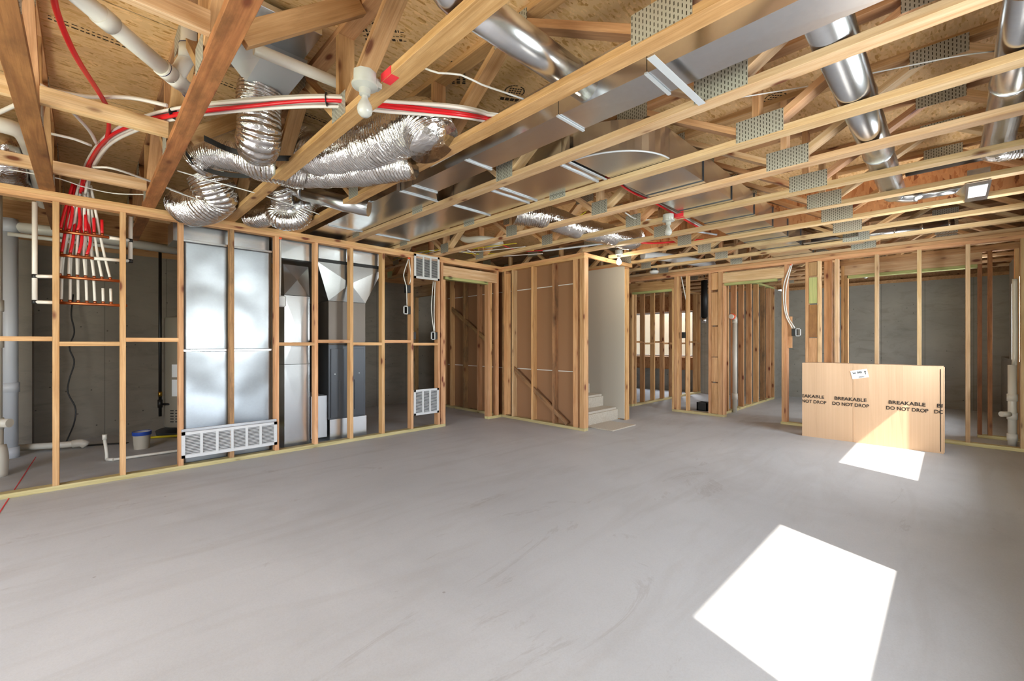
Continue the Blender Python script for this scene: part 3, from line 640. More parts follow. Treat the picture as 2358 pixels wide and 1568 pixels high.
def strap(label, pts, w=.035):
    P = smooth_path(pts, .03); bm = bmesh.new(); pr = None
    for i, p in enumerate(P):
        t = (P[min(i + 1, len(P) - 1)] - P[max(i - 1, 0)]).normalized(); s = V((0, 0, 1)) - t * t.z; s.normalize(); n = t.cross(s)
        q = [bm.verts.new(p + s * a * w / 2 + n * b * .001) for a, b in ((-1, -1), (1, -1), (1, 1), (-1, 1))]
        if pr:
            for k in range(4): bm.faces.new((pr[k], pr[(k + 1) % 4], q[(k + 1) % 4], q[k]))
        pr = q
    return tag(bm_obj('hanging_strap', bm, 'strap'), label, 'duct strap')
strap('upper black strap slung across the foil ducts under the hanging one', [at(470, 318, Y=3.2), at(530, 345, Y=3.3), at(600, 362, Y=3.15), at(700, 365, Y=3.1)])
strap('lower black strap slung under the looped foil duct', [at(428, 352, Y=3.9), at(450, 378, Y=4.0), at(500, 398, Y=3.95), at(560, 405, Y=3.8), at(610, 400, Y=3.7)])
# rear duct pieces near the far wall
rr = round_duct('dull silver round duct lying above the last truss before the far wall', [at(1868, 556, Z=2.49), at(2195, 517, Z=2.50)], .07, seams=(.62, .8, .97))
t = thing('metal_pan', 'thin galvanized pan lapped over the truss chords near the far wall', 'duct pan', at(1900, 560, Z=2.42))
a, b = at(1850, 560, Z=2.425), at(1975, 540, Z=2.425)
box('pan_sheet', a.x, a.x + .5, b.y, a.y, 2.415, 2.425, 'galvdull', t, bev=0); box('pan_lip', a.x, a.x + .5, b.y, b.y + .01, 2.425, 2.47, 'galvdull', t, bev=0)
t = thing('insulated_pipe', 'white insulated duct visible between the trusses above the second doorway', 'insulated duct', at(1500, 590, Z=2.5))
tube('sleeve', [at(1480, 588, Z=2.52), at(1530, 592, Z=2.52), at(1580, 600, Z=2.52), at(1640, 610, Z=2.52)], .065, 'white', t, seg=18)

# ------------------------------------------------------------------ plumbing overhead
def pvc(label, pts, r, rings=(), mat='pvc', name='drain_pipe', cat='pipe', curve=False, hubs=(), ringmat='purple'):
    t = thing(name, label, cat, pts[0]); tube('pipe_run', pts, r, mat, t, seg=20, curve=curve)
    a, b = V(pts[0]), V(pts[-1]); d = (b - a).normalized()
    for s in hubs: q = a.lerp(b, s); tube('hub', [q - d * r * .9, q + d * r * .9], r * 1.14, mat, t, seg=20, curve=False)
    for s in rings: q = a.lerp(b, s); tube('primer_ring', [q - d * .002, q + d * .002], r * 1.155, ringmat, t, seg=20, curve=False)
    return t
p0, p1 = at(120, -60, Z=2.52), at(440, 212, Z=2.50)
t = pvc('white drain pipe with a wye branch between the two dark trusses', [p0, p1], .036, rings=(.73, .985), hubs=(.76, .84, .30))
j = p0.lerp(p1, .84); tube('wye_branch', [j, j + V((.05, -.03, .12)), j + V((.055, -.035, .375))], .034, 'pvc', t, seg=20, curve=False)
tube('hub', [j + V((.05, -.03, .10)), j + V((.052, -.032, .17))], .041, 'pvc', t, seg=20, curve=False); tube('primer_ring', [j + V((.052, -.032, .17)), j + V((.052, -.032, .174))], .0415, 'purple', t, seg=20, curve=False)
tube('hub', [j + V((.054, -.035, .30)), j + V((.055, -.035, .37))], .042, 'pvc', t, seg=20, curve=False)
pvc('white vent pipe passing above the hanging foil duct behind the bulb', [at(585, 112, Z=2.62), at(800, 200, Z=2.62), at(840, 216, Z=2.62)], .029, hubs=())
t = pvc('white drain elbow turning down at the wide dark truss', [at(-30, 282, Z=2.66), at(20, 292, Z=2.66), at(52, 308, Z=2.66), at(72, 345, Z=2.62), at(84, 395, Z=2.56)], .052, curve=True)
tube('pipe_run', [at(80, 380, Z=2.57), at(95, 440, Y=5.5), at(100, 470, Y=6.2)], .046, 'pvc', t, seg=18)
# tall drains in the mechanical room
t = thing('drain_stack', 'tall thick grey-white drain stack standing against the foundation wall', 'pipe', (-.55, 6.75, 0))
tube('pipe_run', [(-.55, 6.75, 0), (-.55, 6.75, 2.44)], .062, 'pvcgrey', t, seg=24, curve=False)
for z, h in ((.72, .10), (.05, .12), (2.36, .12)): tube('hub', [(-.55, 6.75, z - h / 2), (-.55, 6.75, z + h / 2)], .072, 'pvcgrey', t, seg=24, curve=False)
tube('branch_pipe', [(-.55, 6.75, 2.36), (-.25, 6.76, 2.37), (.95, 6.78, 2.32)], .055, 'pvc', t, seg=20, curve=False)
tube('branch_pipe', [(-.55, 6.60, 2.26), (.3, 6.62, 2.25)], .02, 'pvc', t, seg=12, curve=False)
t = thing('cleanout_stack', 'white pipe with a stubby capped cleanout at the edge of the stud wall', 'pipe', (-.56, 5.9, 0))
tube('pipe_run', [(-.565, 5.9, .40), (-.565, 5.9, 2.5)], .045, 'pvc', t, seg=20, curve=False)
tube('cleanout_body', [(-.575, 5.9, .03), (-.575, 5.9, .42)], .062, 'pvc', t, seg=20, curve=False)
tube('floor_bend', [(-.56, 5.88, 0), (-.555, 5.88, .16), (-.57, 5.9, .26)], .075, 'pvc', t, seg=20)
tube('cleanout_cap', [(-.56, 5.87, .47), (-.47, 5.80, .47)], .038, 'pvc', t, seg=20, curve=False)
for z in (1.50, 1.18, .46): tube('hub', [(-.565, 5.9, z - .05), (-.565, 5.9, z + .05)], .055, 'pvc', t, seg=20, curve=False)
# manifold
YM = 5.045
mf = thing('pex_manifold', 'copper manifold bars feeding red and white plastic water lines between two studs', 'water manifold', (0, YM, 1.49))
def X_(px): return at(px, 600, Y=YM).x
bars = [(2.073, -.146, X_(251), 8), (1.882, -.146, X_(216), 0), (1.707, -.146, .213, 0), (1.497, -.146, .262, 0)]
for z, a, b, _ in bars: board_o = tube('copper_bar', [(a, YM, z), (b, YM, z)], .0125, 'copper', mf, seg=14, curve=False)
def drop(px, z0, top, mat, mid=None, yo=.02):
    x = X_(px); y = YM + yo
    tube('crimp_ring', [(x, YM + yo * .6, z0 + .004), (x, YM + yo * .6, z0 + .03)], .0115, 'copper', mf, seg=10, curve=False)
    pts = [V((x, YM + yo * .6, z0 + .02))] + ([mid] if mid else []) + [V(top)]
    tube('pex_line', pts, .0095 if mat == 'pexw' else .010, mat, mf, seg=8)
    return pts
TW, TR_ = at(196, 430, Y=5.06), at(181, 430, Y=5.08)
def top(i, red): b = TR_ if red else TW; return b + V(((i - 3) * .011, (i % 3) * .022, .02))
for i, px in enumerate((139, 158.5, 178)): drop(px, 2.073, top(i, 1), 'pexr', V((X_(px) + .015, YM + .02, 2.20)), .025)
for px in (198, 217, 235.5): drop(px, 2.073, (X_(px) - .002, YM + .02, {198: 2.24, 217: 2.225, 235.5: 2.218}[px]), 'pexr', None, .02)
for i, px in enumerate((141.5, 161.5, 181, 200)): drop(px, 1.882, top(i, 1) + V((0, .03, 0)), 'pexr', V((X_(px) + .02, YM + .04, 2.08)), .04)
for i, px in enumerate((137.5, 158, 178, 197, 217, 235, 254)): drop(px, 1.707, top(i, 0) + V((0, .0, 0)), 'pexw', V((X_(px) - .012 * (i - 2), YM + .05, 2.0)), .05)
for i, px in enumerate((140.5, 161, 180, 200, 219)): drop(px, 1.497, top(i, 0) + V((0, .03, 0)), 'pexw', V((X_(px) - .008 * (i - 2), YM + .065, 1.9)), .065)
for px in (238, 256): drop(px, 1.497, (X_(px) - .002, YM + .04, 1.64), 'pexw', None, .04)
def feed(pts, r=.014): tube('feed_pipe', pts, r, 'pexw', mf, seg=12, curve=False)
def fit(p, d=(0, 0, 1), l=.03, m='black'): p = V(p); tube('fitting', [p - V(d) * l / 2, p + V(d) * l / 2], .017, m, mf, seg=12, curve=False)
yb = YM + .04
feed([(-.283, yb, 1.50), (-.283, yb, 2.285)], .016); feed([(-.283, yb, 1.497), (-.146, YM, 1.497)]); feed([(-.283, yb, 1.70), (-.146, YM, 1.707)])
feed([(X_(251), YM, 2.070), (.285, yb, 2.075)]); feed([(X_(216), YM, 1.882), (.285, yb, 1.895)]); feed([(.285, yb, 1.895), (.285, yb, 2.285)], .016)
for p in ((-.283, yb, 1.70), (-.283, yb, 1.497), (.285, yb, 2.075), (.285, yb, 1.895)): fit(p)
bd = thing('water_line_bundle', 'bundle of red and white plastic water lines sweeping from the manifold past the bulb', 'water lines', at(560, 245, Z=2.45))
path = [at(190, 440, Y=5.05), at(200, 392, Z=2.55), at(238, 330, Z=2.55), at(300, 290, Z=2.55), at(400, 262, Z=2.53), at(560, 243, Z=2.48), at(750, 230, Z=2.47), at(900, 243, Z=2.47), at(1050, 257, Z=2.46), at(1125, 272, Z=2.50), V((1.72, 1.90, 2.47)), V((1.74, 2.6, 2.46))]
for k, (dx, dz, m_) in enumerate(((0, .026, 'pexw'), (.018, .022, 'pexw'), (.030, .008, 'pexw'), (0, 0, 'pexr'), (-.012, -.016, 'pexr'), (.014, -.004, 'pexw'), (.016, -.022, 'pexw'), (-.014, .012, 'pexw'))):
    tube('pex_line', [p + V((dx, dx * .6, dz + .006 * math.sin(i * 1.7 + k))) for i, p in enumerate(path)], .0095, m_, bd, seg=8, step=.04)
bd2 = thing('water_line_bundle', 'red and white plastic lines emerging beside the curved duct elbow', 'water lines', at(1455, 442, Z=2.46))
path2 = [V((2.84, 2.6, 2.47)), V((2.88, 2.0, 2.47)), at(1400, 408, Z=2.47), at(1455, 442, Z=2.46), at(1505, 466, Z=2.46), at(1620, 530, Z=2.46)]
for k, (dz, m_) in enumerate(((0, 'pexr'), (.02, 'pexw'), (.038, 'pexw'))): tube('pex_line', [p + V((.01 * k, .0, dz)) for p in path2], .0095, m_, bd2, seg=8, step=.04)
for q in (4, 6):
    a = path[q] + V((.006, 0, .004)); d = (path[q + 1] - path[q]).normalized(); tube('cable_tie', [a - d * .002, a + d * .002], .036, 'black', bd, seg=14, curve=False)
tag(tube('water_line', [at(120, -40, Z=2.5), at(132, 30, Z=2.5), at(175, 130, Z=2.49), at(235, 225, Z=2.54), at(250, 262, Z=2.55), at(245, 320, Z=2.55), at(212, 365, Z=2.56), at(190, 425, Y=5.02)], .0115, 'pexr'), 'single red plastic water line looping down over the pale blocking', 'water line')
tag(tube('water_line', [at(90, 190, Z=2.6), at(110, 205, Z=2.56), at(200, 222, Z=2.56), at(300, 225, Z=2.56), at(385, 243, Z=2.54)], .011, 'pexw'), 'white plastic water line arching between the dark trusses to a black clip', 'water line')
tag(tube('water_line', [at(160, 250, Z=2.55), at(205, 300, Z=2.55), at(222, 330, Z=2.54)], .010, 'pexw'), 'short white line dropping from the blocking into the red and white bundle', 'water line')
tag(tube('water_line', [at(40, 240, Z=2.55), at(0, 258, Z=2.55), at(-30, 270, Z=2.55)], .012, 'pexw'), 'white line crossing behind the broad dark truss near the drain elbow', 'water line')
tag(tube('water_line', [at(118, 308, Z=2.45), at(170, 320, Z=2.45), at(210, 335, Z=2.45)], .008, 'pexw'), 'thin white line joining the bundle from the broad dark truss', 'water line')
tag(tube('water_line', [at(215, 385, Z=2.45), at(260, 388, Z=2.45), at(340, 415, Z=2.45), at(430, 450, Z=2.45), at(520, 480, Z=2.42)], .008, 'pexw'), 'white line curving over the top plate past the dark truss foot', 'water line')
def cable(label, pts, r=.0045, mat='cable', parent=None, cat='cable'): return tag(tube('cable', pts, r, mat, parent, seg=6, step=.05), label, cat)
cable('loose white cable end drooping between trusses beyond the bulb', [at(978, 157, Z=2.6), at(1010, 168, Z=2.57), at(1060, 172, Z=2.56), at(1110, 195, Z=2.55), at(1160, 212, Z=2.55), at(1205, 228, Z=2.56)], .0055)
cable('white cable stretched just above the manifold wall plate', [at(20, 390, Z=2.45), at(135, 411, Z=2.45), at(185, 428, Z=2.44), at(260, 445, Z=2.44), at(340, 448, Z=2.44)])
cable('upper white cable strung under the coiled foil ducts', [at(408, 393, Z=2.40), at(500, 420, Z=2.39), at(600, 448, Z=2.38), at(720, 488, Z=2.38), at(735, 494, Z=2.38)])
cable('lower white cable strung under the coiled foil ducts', [at(390, 436, Z=2.40), at(460, 460, Z=2.39), at(545, 478, Z=2.385)])
cable('thin white cable slung between the round ducts by the windows', [at(1700, 225, Z=2.63), at(1880, 195, Z=2.63), at(2010, 168, Z=2.63), at(2200, 130, Z=2.63), at(2290, 118, Z=2.63)], .004)
random.seed(3)
for i, (lab, m_) in enumerate((('yellow cable arching over the top grille into the joists', 'yellow'), ('white cable looping above the grille near the corner', 'cable'), ('yellow cable running low along the trusses past the drain bend', 'yellow'),
    ('white cable running beside the yellow one over the closet header', 'cable'), ('yellow cable crossing behind the middle bulb', 'yellow'), ('red cable by the far drain bend above the closet', 'redmark'), ('grey conduit bending across the trusses before the stairs', 'pvcgrey'))):
    if i < 4: pts = [at(905 + i * 12, 600 - i * 2, Z=2.44), at(960 + i * 30, 580 - i * 3, Z=2.46), at(1060 + i * 20, 575 + i * 5, Z=2.45), at(1190 + i * 20, 560 + i * 8, Z=2.46)]
    elif i == 4: pts = [at(1290, 520, Z=2.46), at(1330, 500, Z=2.5), at(1350, 487, Z=2.55)]
    elif i == 5: pts = [at(1150, 562, Z=2.5), at(1200, 578, Z=2.47), at(1270, 575, Z=2.48)]
    else: pts = [at(1250, 578, Z=2.40), at(1380, 562, Z=2.41), at(1500, 545, Z=2.43), at(1580, 532, Z=2.47), at(1650, 540, Z=2.5)]
    cable(lab, pts, .012 if i == 6 else .006, m_)
cable('white cable hanging in a curve beside the middle bulb', [at(1440, 490, Z=2.47), at(1470, 505, Z=2.45), at(1540, 505, Z=2.45)], .007)
cable('red water line lying along the far trusses by the stairs', [at(1440, 555, Z=2.45), at(1500, 560, Z=2.45), at(1560, 556, Z=2.45), at(1620, 552, Z=2.46)], .012, 'pexr', cat='water line')
t = pvc('white drain bends above the closet door header', [at(1060, 545, Z=2.60), at(1075, 552, Z=2.52), at(1110, 550, Z=2.5), at(1150, 555, Z=2.5)], .04, curve=True)
pvc('white drain stub beside the bends above the closet', [at(1120, 568, Z=2.5), at(1155, 560, Z=2.5)], .035)
# ------------------------------------------------------------------ bulbs
def bulb_lamp(label, loc, on=False, arm=True):
    x, y, z = loc; t = thing('lampholder', label, 'light bulb fixture', (x, y, z - .17))
    lathe('junction_box', [(.048, -.055), (.052, -.05), (.052, 0)], (x, y, z), 'porcelain', t, seg=8)
    pb = lathe('porcelain_base', [(.012, -.105), (.024, -.10), (.026, -.075), (.056, -.064), (.058, -.055)], (x, y, z), 'porcelain', t)
    box('bracket', x + .045, x + .075, y - .02, y + .02, z - .05, z - .01, 'porcelain', t)
    lathe('bulb', [(.0, -.200), (.018, -.197), (.030, -.184), (.034, -.166), (.031, -.149), (.022, -.131), (.015, -.118), (.013, -.105)], (x, y, z), 'bulb_on' if on else 'bulb', pb)
    return t
bulb_lamp('bare unlit bulb on a round white holder fixed to the nearest orange truss', (.905, 1.87, 2.40))
bulb_lamp('bare unlit bulb hanging mid ceiling beside the stepped metal duct', (3.975, 1.90, 2.40))
bulb_lamp('glowing bare bulb at the foot of the carpeted stairs', (5.20, 3.19, 2.44), True)
lamp('bulb_light', 'POINT', (5.20, 3.19, 2.21), 6, (1, .86, .66), size=.03)
bulb_lamp('bare unlit bulb in the back room behind the carton', (8.88, .96, 2.40))
for n, y in ((1, 1.80), (6, 1.83)):
    o = board('paint_mark', (TNEAR(n) - .001, y - .05, CH + .02), (TNEAR(n) - .001, y + .04, CH + .02), .036, .0015, 'redmark', TR[n], side=(0, 0, 1), bev=0)
    board('paint_mark', (TNEAR(n) + .02, y - .05, CH - .001), (TNEAR(n) + .02, y + .03, CH - .001), .04, .0015, 'redmark', TR[n], side=(1, 0, 0), bev=0)
t = thing('smoke_alarm', 'round white smoke alarm under a black mount above the first doorway', 'smoke alarm', (6.55, 3.37, 2.30))
lathe('mount', [(.05, 0), (.05, .09)], (6.55, 3.37, 2.335), 'black', t, seg=16); lathe('alarm_body', [(.05, 0), (.068, .012), (.07, .04), (.066, .045)], (6.55, 3.37, 2.29), 'white', t)
# ------------------------------------------------------------------ mechanical room
t = thing('return_air_panel', 'tall shiny galvanized return air panel behind two studs of the long wall', 'return air duct', (1.05, 5.11, 0))
def sheet(name, x0, x1, y, z0, z1, par, mat='panel', amp=.006, seed=0, nx=24, nz=60):
    bm = bmesh.new(); g = [[bm.verts.new((x0 + (x1 - x0) * i / nx, y + amp * noise.noise(V((i / nx * 2.2 + seed, seed * 3.1, j / nz * 3.2 * (z1 - z0) / 1.8))), z0 + (z1 - z0) * j / nz)) for j in range(nz + 1)] for i in range(nx + 1)]
    for i in range(nx):
        for j in range(nz): bm.faces.new((g[i][j], g[i + 1][j], g[i + 1][j + 1], g[i][j + 1]))
    r = bmesh.ops.extrude_face_region(bm, geom=list(bm.faces))['geom']
    bmesh.ops.translate(bm, vec=(0, .004, 0), verts=[v for v in r if isinstance(v, bmesh.types.BMVert)])
    return bm_obj(name, bm, mat, par, smooth=True)
sheet('lower_sheet', .655, 1.42, 5.10, .02, 1.10, t, seed=1.3, amp=.007); sheet('upper_sheet', .655, 1.42, 5.105, 1.10, 2.14, t, seed=4.2, amp=.007)
board('folded_seam', (.655, 5.098, 1.10), (1.42, 5.098, 1.10), .02, .006, 'galv', t, side=(0, 0, 1)); board('folded_seam', (.655, 5.098, 2.145), (1.42, 5.098, 2.145), .022, .01, 'galv', t, side=(0, 0, 1))
box('duct_body', .655, 1.42, 5.12, 5.40, .02, 2.12, 'galvdull', t); box('top_box', .60, 1.43, 5.22, 5.60, 2.155, 2.36, 'galvdull', t)
t = thing('riser_duct', 'narrow galvanized riser duct between the return panel and the furnace', 'duct', (1.72, 5.3, 0))
for z0, z1 in ((.0, .93), (.935, 1.70)): crossbreak('duct_section', 1.565, 1.83, 5.16, 5.60, z0, z1, 'galv', t, .003)
hexa('offset_section', [(1.565, 5.16, 1.705), (1.83, 5.16, 1.705), (1.83, 5.60, 1.705), (1.565, 5.60, 1.705)], [(1.59, 5.28, 2.06), (1.86, 5.28, 2.06), (1.86, 5.7, 2.06), (1.59, 5.7, 2.06)], 'galvdeep', t, crease=.02)
crossbreak('top_box', 1.45, 1.885, 5.12, 5.6, 2.10, 2.36, 'galvdull', t, .004)
fu = thing('furnace', 'dark grey furnace under a flared sheet metal plenum', 'furnace', (2.3, 5.4, 0))
box('base_box', 2.07, 2.53, 5.18, 5.80, .0, .26, 'galvdull', fu); box('cabinet_lower', 2.05, 2.51, 5.17, 5.80, .262, 1.15, 'dgrey', fu); box('cabinet_upper', 2.05, 2.51, 5.17, 5.80, 1.152, 1.67, 'jacket', fu)
ad = box('access_door', 2.075, 2.485, 5.158, 5.17, .28, 1.10, 'dgrey', fu)
for x in (2.16, 2.36): box('door_rib', x, x + .03, 5.15, 5.158, .36, .72, 'dgrey', ad, bev=.003)
for x in (2.12, 2.28, 2.42): lathe('screw', [(.008, 0), (.006, .006)], (x, 5.156, .80), 'ltgrey', ad, seg=8, axis=(0, -1, 0))
box('filter_rack', 1.86, 2.045, 5.20, 5.75, .06, .55, 'ltgrey', fu)
hexa('plenum', [(2.05, 5.17, 1.672), (2.51, 5.17, 1.672), (2.51, 5.80, 1.672), (2.05, 5.80, 1.672)], [(1.90, 5.12, 2.11), (2.72, 5.12, 2.11), (2.72, 5.9, 2.11), (1.90, 5.9, 2.11)], 'galvdeep', fu, crease=.03)
box('plenum_collar', 1.90, 2.72, 5.12, 5.9, 2.112, 2.15, 'black', fu); box('plenum_top', 1.92, 2.70, 5.13, 5.9, 2.15, 2.36, 'galvdull', fu)
def grille(label, x0, x1, z0, z1, cols, rows, y=4.985):
    t = thing('air_grille', label, 'air grille', ((x0 + x1) / 2, y, z0)); f = .028
    bm = bmesh.new(); add_box(bm, x0, x1, y - .012, y, z0, z0 + f); add_box(bm, x0, x1, y - .012, y, z1 - f, z1); add_box(bm, x0, x0 + f, y - .012, y, z0, z1); add_box(bm, x1 - f, x1, y - .012, y, z0, z1)
    cw = (x1 - x0 - 2 * f) / cols
    for c in range(1, cols): add_box(bm, x0 + f + c * cw - .011, x0 + f + c * cw + .011, y - .011, y, z0, z1)
    fr = bm_obj('frame', bm, 'white', t)
    bm = bmesh.new(); h = (z1 - z0 - 2 * f) / rows
    for r in range(rows):
        z = z0 + f + (r + .5) * h; vs = add_box(bm, x0 + f, x1 - f, y - .009, y + .001, z - .001, z + .001)
        bmesh.ops.rotate(bm, cent=(0, y, z), matrix=Matrix.Rotation(math.radians(38), 3, 'X'), verts=vs)
    bm_obj('louvers', bm, 'white', fr); box('backing', x0 + .01, x1 - .01, y + .006, y + .008, z0 + .01, z1 - .01, 'nearblack', t, bev=0)  # near-black sheet set close behind the louvers
    for sx in (x0 + .012, x1 - .012): lathe('screw', [(.005, 0), (.004, .003)], (sx, y - .012, (z0 + z1) / 2), 'ltgrey', fr, seg=8, axis=(0, -1, 0))
    return t
grille('long low return air grille across the bottom of the shiny panel', .632, 1.437, .105, .345, 6, 13)
tag(board('grille_flange', (.632, 4.988, .360), (1.437, 4.988, .360), .028, .006, 'galv', None, side=(0, 0, 1)), 'thin galvanized flange above the long low grille', 'flange')
grille('square air grille high on the stud wall below the joists', 3.095, 3.495, 2.03, 2.352, 3, 18)
grille('square air grille low on the stud wall near the door opening', 3.09, 3.485, .21, .55, 3, 18)
def ebox(label, x, y, z, face=(0, -1, 0), ring=True):
    t = thing('outlet_box', label, 'electrical box', (x, y, z - .05))
    if face[1]: 
        box('box_body', x - .03, x + .03, y - .03, y + .04, z - .05, z + .05, 'black', t)
        if ring:
            for a, b, c, d in ((-.085, -.075, -.055, .055), (-.03, -.022, -.055, .055), (-.085, -.022, .045, .055), (-.085, -.022, -.055, -.045)): box('mud_ring', x + a, x + b, y - .045, y - .03, z + c, z + d, 'white', t, bev=0)
    else:
        box('box_body', x - .03, x + .04, y - .03, y + .03, z - .05, z + .05, 'black', t)
        if ring:
            for a, b, c, d in ((-.085, -.075, -.055, .055), (-.03, -.022, -.055, .055), (-.085, -.022, .045, .055), (-.085, -.022, -.055, -.045)): box('mud_ring', x - .045, x - .03, y + a, y + b, z + c, z + d, 'white', t, bev=0)
    return t
ebox('black outlet box with a pale ring beside the stud left of the square grilles', 3.03, 5.03, 1.60); ebox('small black switch box just under the ceiling cables', 3.03, 5.03, 1.88, ring=False)
ebox('black outlet box with pale ring between the two square grilles', 3.455, 5.03, 1.27); ebox('black outlet box fed by a short yellow cable', 3.12, 5.05, 1.27, ring=False)
ebox('black outlet box with pale ring hanging off the second doorway post', 7.17, 1.56, 1.32, face=(-1, 0, 0)); ebox('black outlet box by the first doorway stud', 7.18, 3.155, 1.30, face=(-1, 0, 0), ring=False)
for lab, ps in (('pair of white cables dropping to the upper switch box', [(3.02, 5.0, 2.27), (2.95, 5.0, 2.05), (2.99, 5.0, 1.92), (3.0, 5.0, 1.66)]), ('white cable dropping beside the pair to the switch box', [(3.03, 5.0, 2.27), (3.06, 5.0, 2.05), (3.04, 5.0, 1.95)]),
    ('white cable hanging from the upper grille to its outlet box', [(3.43, 5.03, 2.02), (3.40, 5.03, 1.65), (3.44, 5.03, 1.33)]), ('second white cable hanging straight beside the first below the upper grille', [(3.46, 5.03, 2.02), (3.445, 5.03, 1.6), (3.455, 5.03, 1.33)])):
    cable(lab, ps, .006)
cable('short yellow cable entering the outlet box by the grille stud', [(3.09, 5.04, 1.48), (3.11, 5.04, 1.38), (3.12, 5.04, 1.32)], .006, 'yellow')
cable('white cable looping down the second doorway post to its outlet box', [(7.15, 1.60, 2.29), (7.15, 1.69, 1.98), (7.15, 1.67, 1.60), (7.14, 1.58, 1.38)], .008)
cable('second white cable down the doorway post', [(7.15, 1.585, 2.29), (7.15, 1.66, 1.95), (7.15, 1.65, 1.6), (7.14, 1.55, 1.38)], .008)
cable('white cable beside the first doorway stud', [(7.17, 3.20, 2.29), (7.17, 3.16, 2.1), (7.17, 3.12, 1.9)], .008)
for lab, p in (('orange sealant dab where the cables pass the plate near the upper grille', (3.03, 5.0, 2.285)), ('orange sealant dab above the thermostat wire', (1.475, 5.0, 2.285)), ('orange sealant dab over the second doorway post', (7.155, 1.60, 2.285))):
    tag(box('sealant_dab', p[0] - .015, p[0] + .015, p[1] - .01, p[1] + .01, p[2] - .012, p[2] + .008, 'orangem', bev=.004), lab, 'sealant')
t = thing('thermostat_box', 'white box on a white conduit beside the return panel', 'control box', (1.52, 5.04, 1.55))
tube('conduit', [(1.48, 5.02, 2.28), (1.487, 5.04, 2.0), (1.485, 5.05, 1.68)], .011, 'pexw', t, seg=10); box('box_body', 1.465, 1.545, 5.03, 5.07, 1.56, 1.68, 'white', t, bev=.012)
# water heater, gas line, bucket, floor piping
t = thing('water_heater', 'tall beige water heater half hidden behind a stud', 'water heater', (.98, 7.0, 0))
lathe('tank', [(.25, .10), (.262, .11), (.262, 1.48), (.25, 1.50), (.1, 1.53)], (.98, 7.05, 0), 'tank', t, seg=36); lathe('pan', [(.34, 0), (.35, .05), (.34, .055)], (.98, 7.05, 0), 'dgrey', t, seg=32)
for k, (z0, z1) in enumerate(((.74, .90), (.50, .71))):
    bm = bmesh.new(); 
    pr = None
    for a in [math.radians(-140 + i * 5) for i in range(8)]:
        q = [bm.verts.new((.98 + .2645 * math.cos(a), 7.05 + .2645 * math.sin(a), z)) for z in (z0, z1)]
        if pr: bm.faces.new((pr[0], q[0], q[1], pr[1]))
        pr = q
    o = bm_obj('warning_label', bm, 'label', t); o.modifiers.new('thick', 'SOLIDIFY').thickness = .001
for k in range(5):
    for c in range(2): a = math.radians(-140 + c * 14); x, y = .98 + .264 * math.cos(a), 7.05 + .264 * math.sin(a); board('vent_slot', (x - .02 * math.sin(-a), y - .02 * math.cos(a), .18 + k * .035), (x + .02 * math.sin(-a), y + .02 * math.cos(a), .18 + k * .035), .012, .006, 'black', t, side=(0, 0, 1), bev=0)
t = thing('gas_line', 'black iron gas pipe dropping beside the water heater', 'gas pipe', (.67, 6.98, .2))
tube('pipe_run', [(.672, 6.98, .25), (.672, 6.98, 2.36)], .017, 'iron', t, seg=12, curve=False); tube('valve', [(.672, 6.98, .50), (.672, 6.98, .56)], .022, 'brass', t, seg=12, curve=False)
tube('tee', [(.672, 6.98, .36), (.672, 6.98, .46)], .026, 'iron', t, seg=12, curve=False); tube('branch_pipe', [(.672, 6.98, .40), (.84, 6.88, .40)], .015, 'iron', t, seg=12, curve=False)
t = thing('bucket', 'small dirty white plastic bucket with a blue rim on the mechanical room floor', 'bucket', (.45, 6.32, 0))
lathe('pail', [(.068, 0), (.078, .16), (.080, .185), (.072, .185), (.066, .02)], (.45, 6.32, 0), 'bucket', t); lathe('rim', [(.082, .15), (.085, .155), (.085, .19), (.080, .19), (.078, .16)], (.45, 6.32, 0), 'blue', t)
t = thing('floor_drain_line', 'white plastic drain line lying on the floor with a capped upright stub', 'pipe', (.15, 5.78, 0))
q0 = at(262, 1058, Z=.02); tube('pipe_run', [q0, at(420, 1036, Z=.02), at(560, 1015, Z=.02)], .013, 'pvc', t, seg=12, curve=False)
q1 = at(246, 1058, Z=.02); tube('stub', [q1, at(246, 1045, Y=q1.y + .02), at(241, 1012, Y=q1.y + .03)], .014, 'pvc', t, seg=12, curve=False); tube('stub', [q1, q0], .016, 'pvc', t, seg=12, curve=False)
qq = at(241, 1012, Y=q1.y + .03); tube('cap', [qq, qq + V((0, 0, .05))], .019, 'pvc', t, seg=12, curve=False)
t = thing('sump_discharge', 'white pipe lying along the foundation wall base with a down-turned elbow', 'pipe', (-.3, 6.9, 0))
tube('pipe_run', [(-.50, 6.95, .06), (-.16, 6.80, .06), (-.02, 6.78, .06), (.0, 6.77, .02)], .034, 'pvc', t, seg=16, curve=False); tube('elbow', [(-.10, 6.79, .06), (-.03, 6.78, .062), (.01, 6.775, .03)], .042, 'pvc', t, seg=16)
t = tag(board('floor_trench', (-.15, 7.0, .004), (.35, 6.75, .004), .07, .008, 'black', None, side=(0, 1, 0), bev=0), 'narrow dark trench opened in the slab beside the white pipe', 'floor trench')
tag(tube('power_cord', [(-.10, 7.35, 1.75), (-.115, 7.28, 1.5), (-.09, 7.25, 1.3), (-.13, 7.22, 1.12), (-.09, 7.2, .95), (-.13, 7.18, .75), (-.14, 7.15, .6), (-.08, 7.12, .42), (-.09, 7.08, .25), (-.15, 6.98, .06)], .007, 'black', seg=8), 'wavy black power cord running down the concrete behind the manifold', 'power cord')
tag(tube('yellow_pipe', [(.55, 6.85, .02), (1.2, 6.6, .02)], .014, 'yellow', seg=10, curve=False), 'yellow flexible line lying on the floor behind the bucket', 'gas hose')
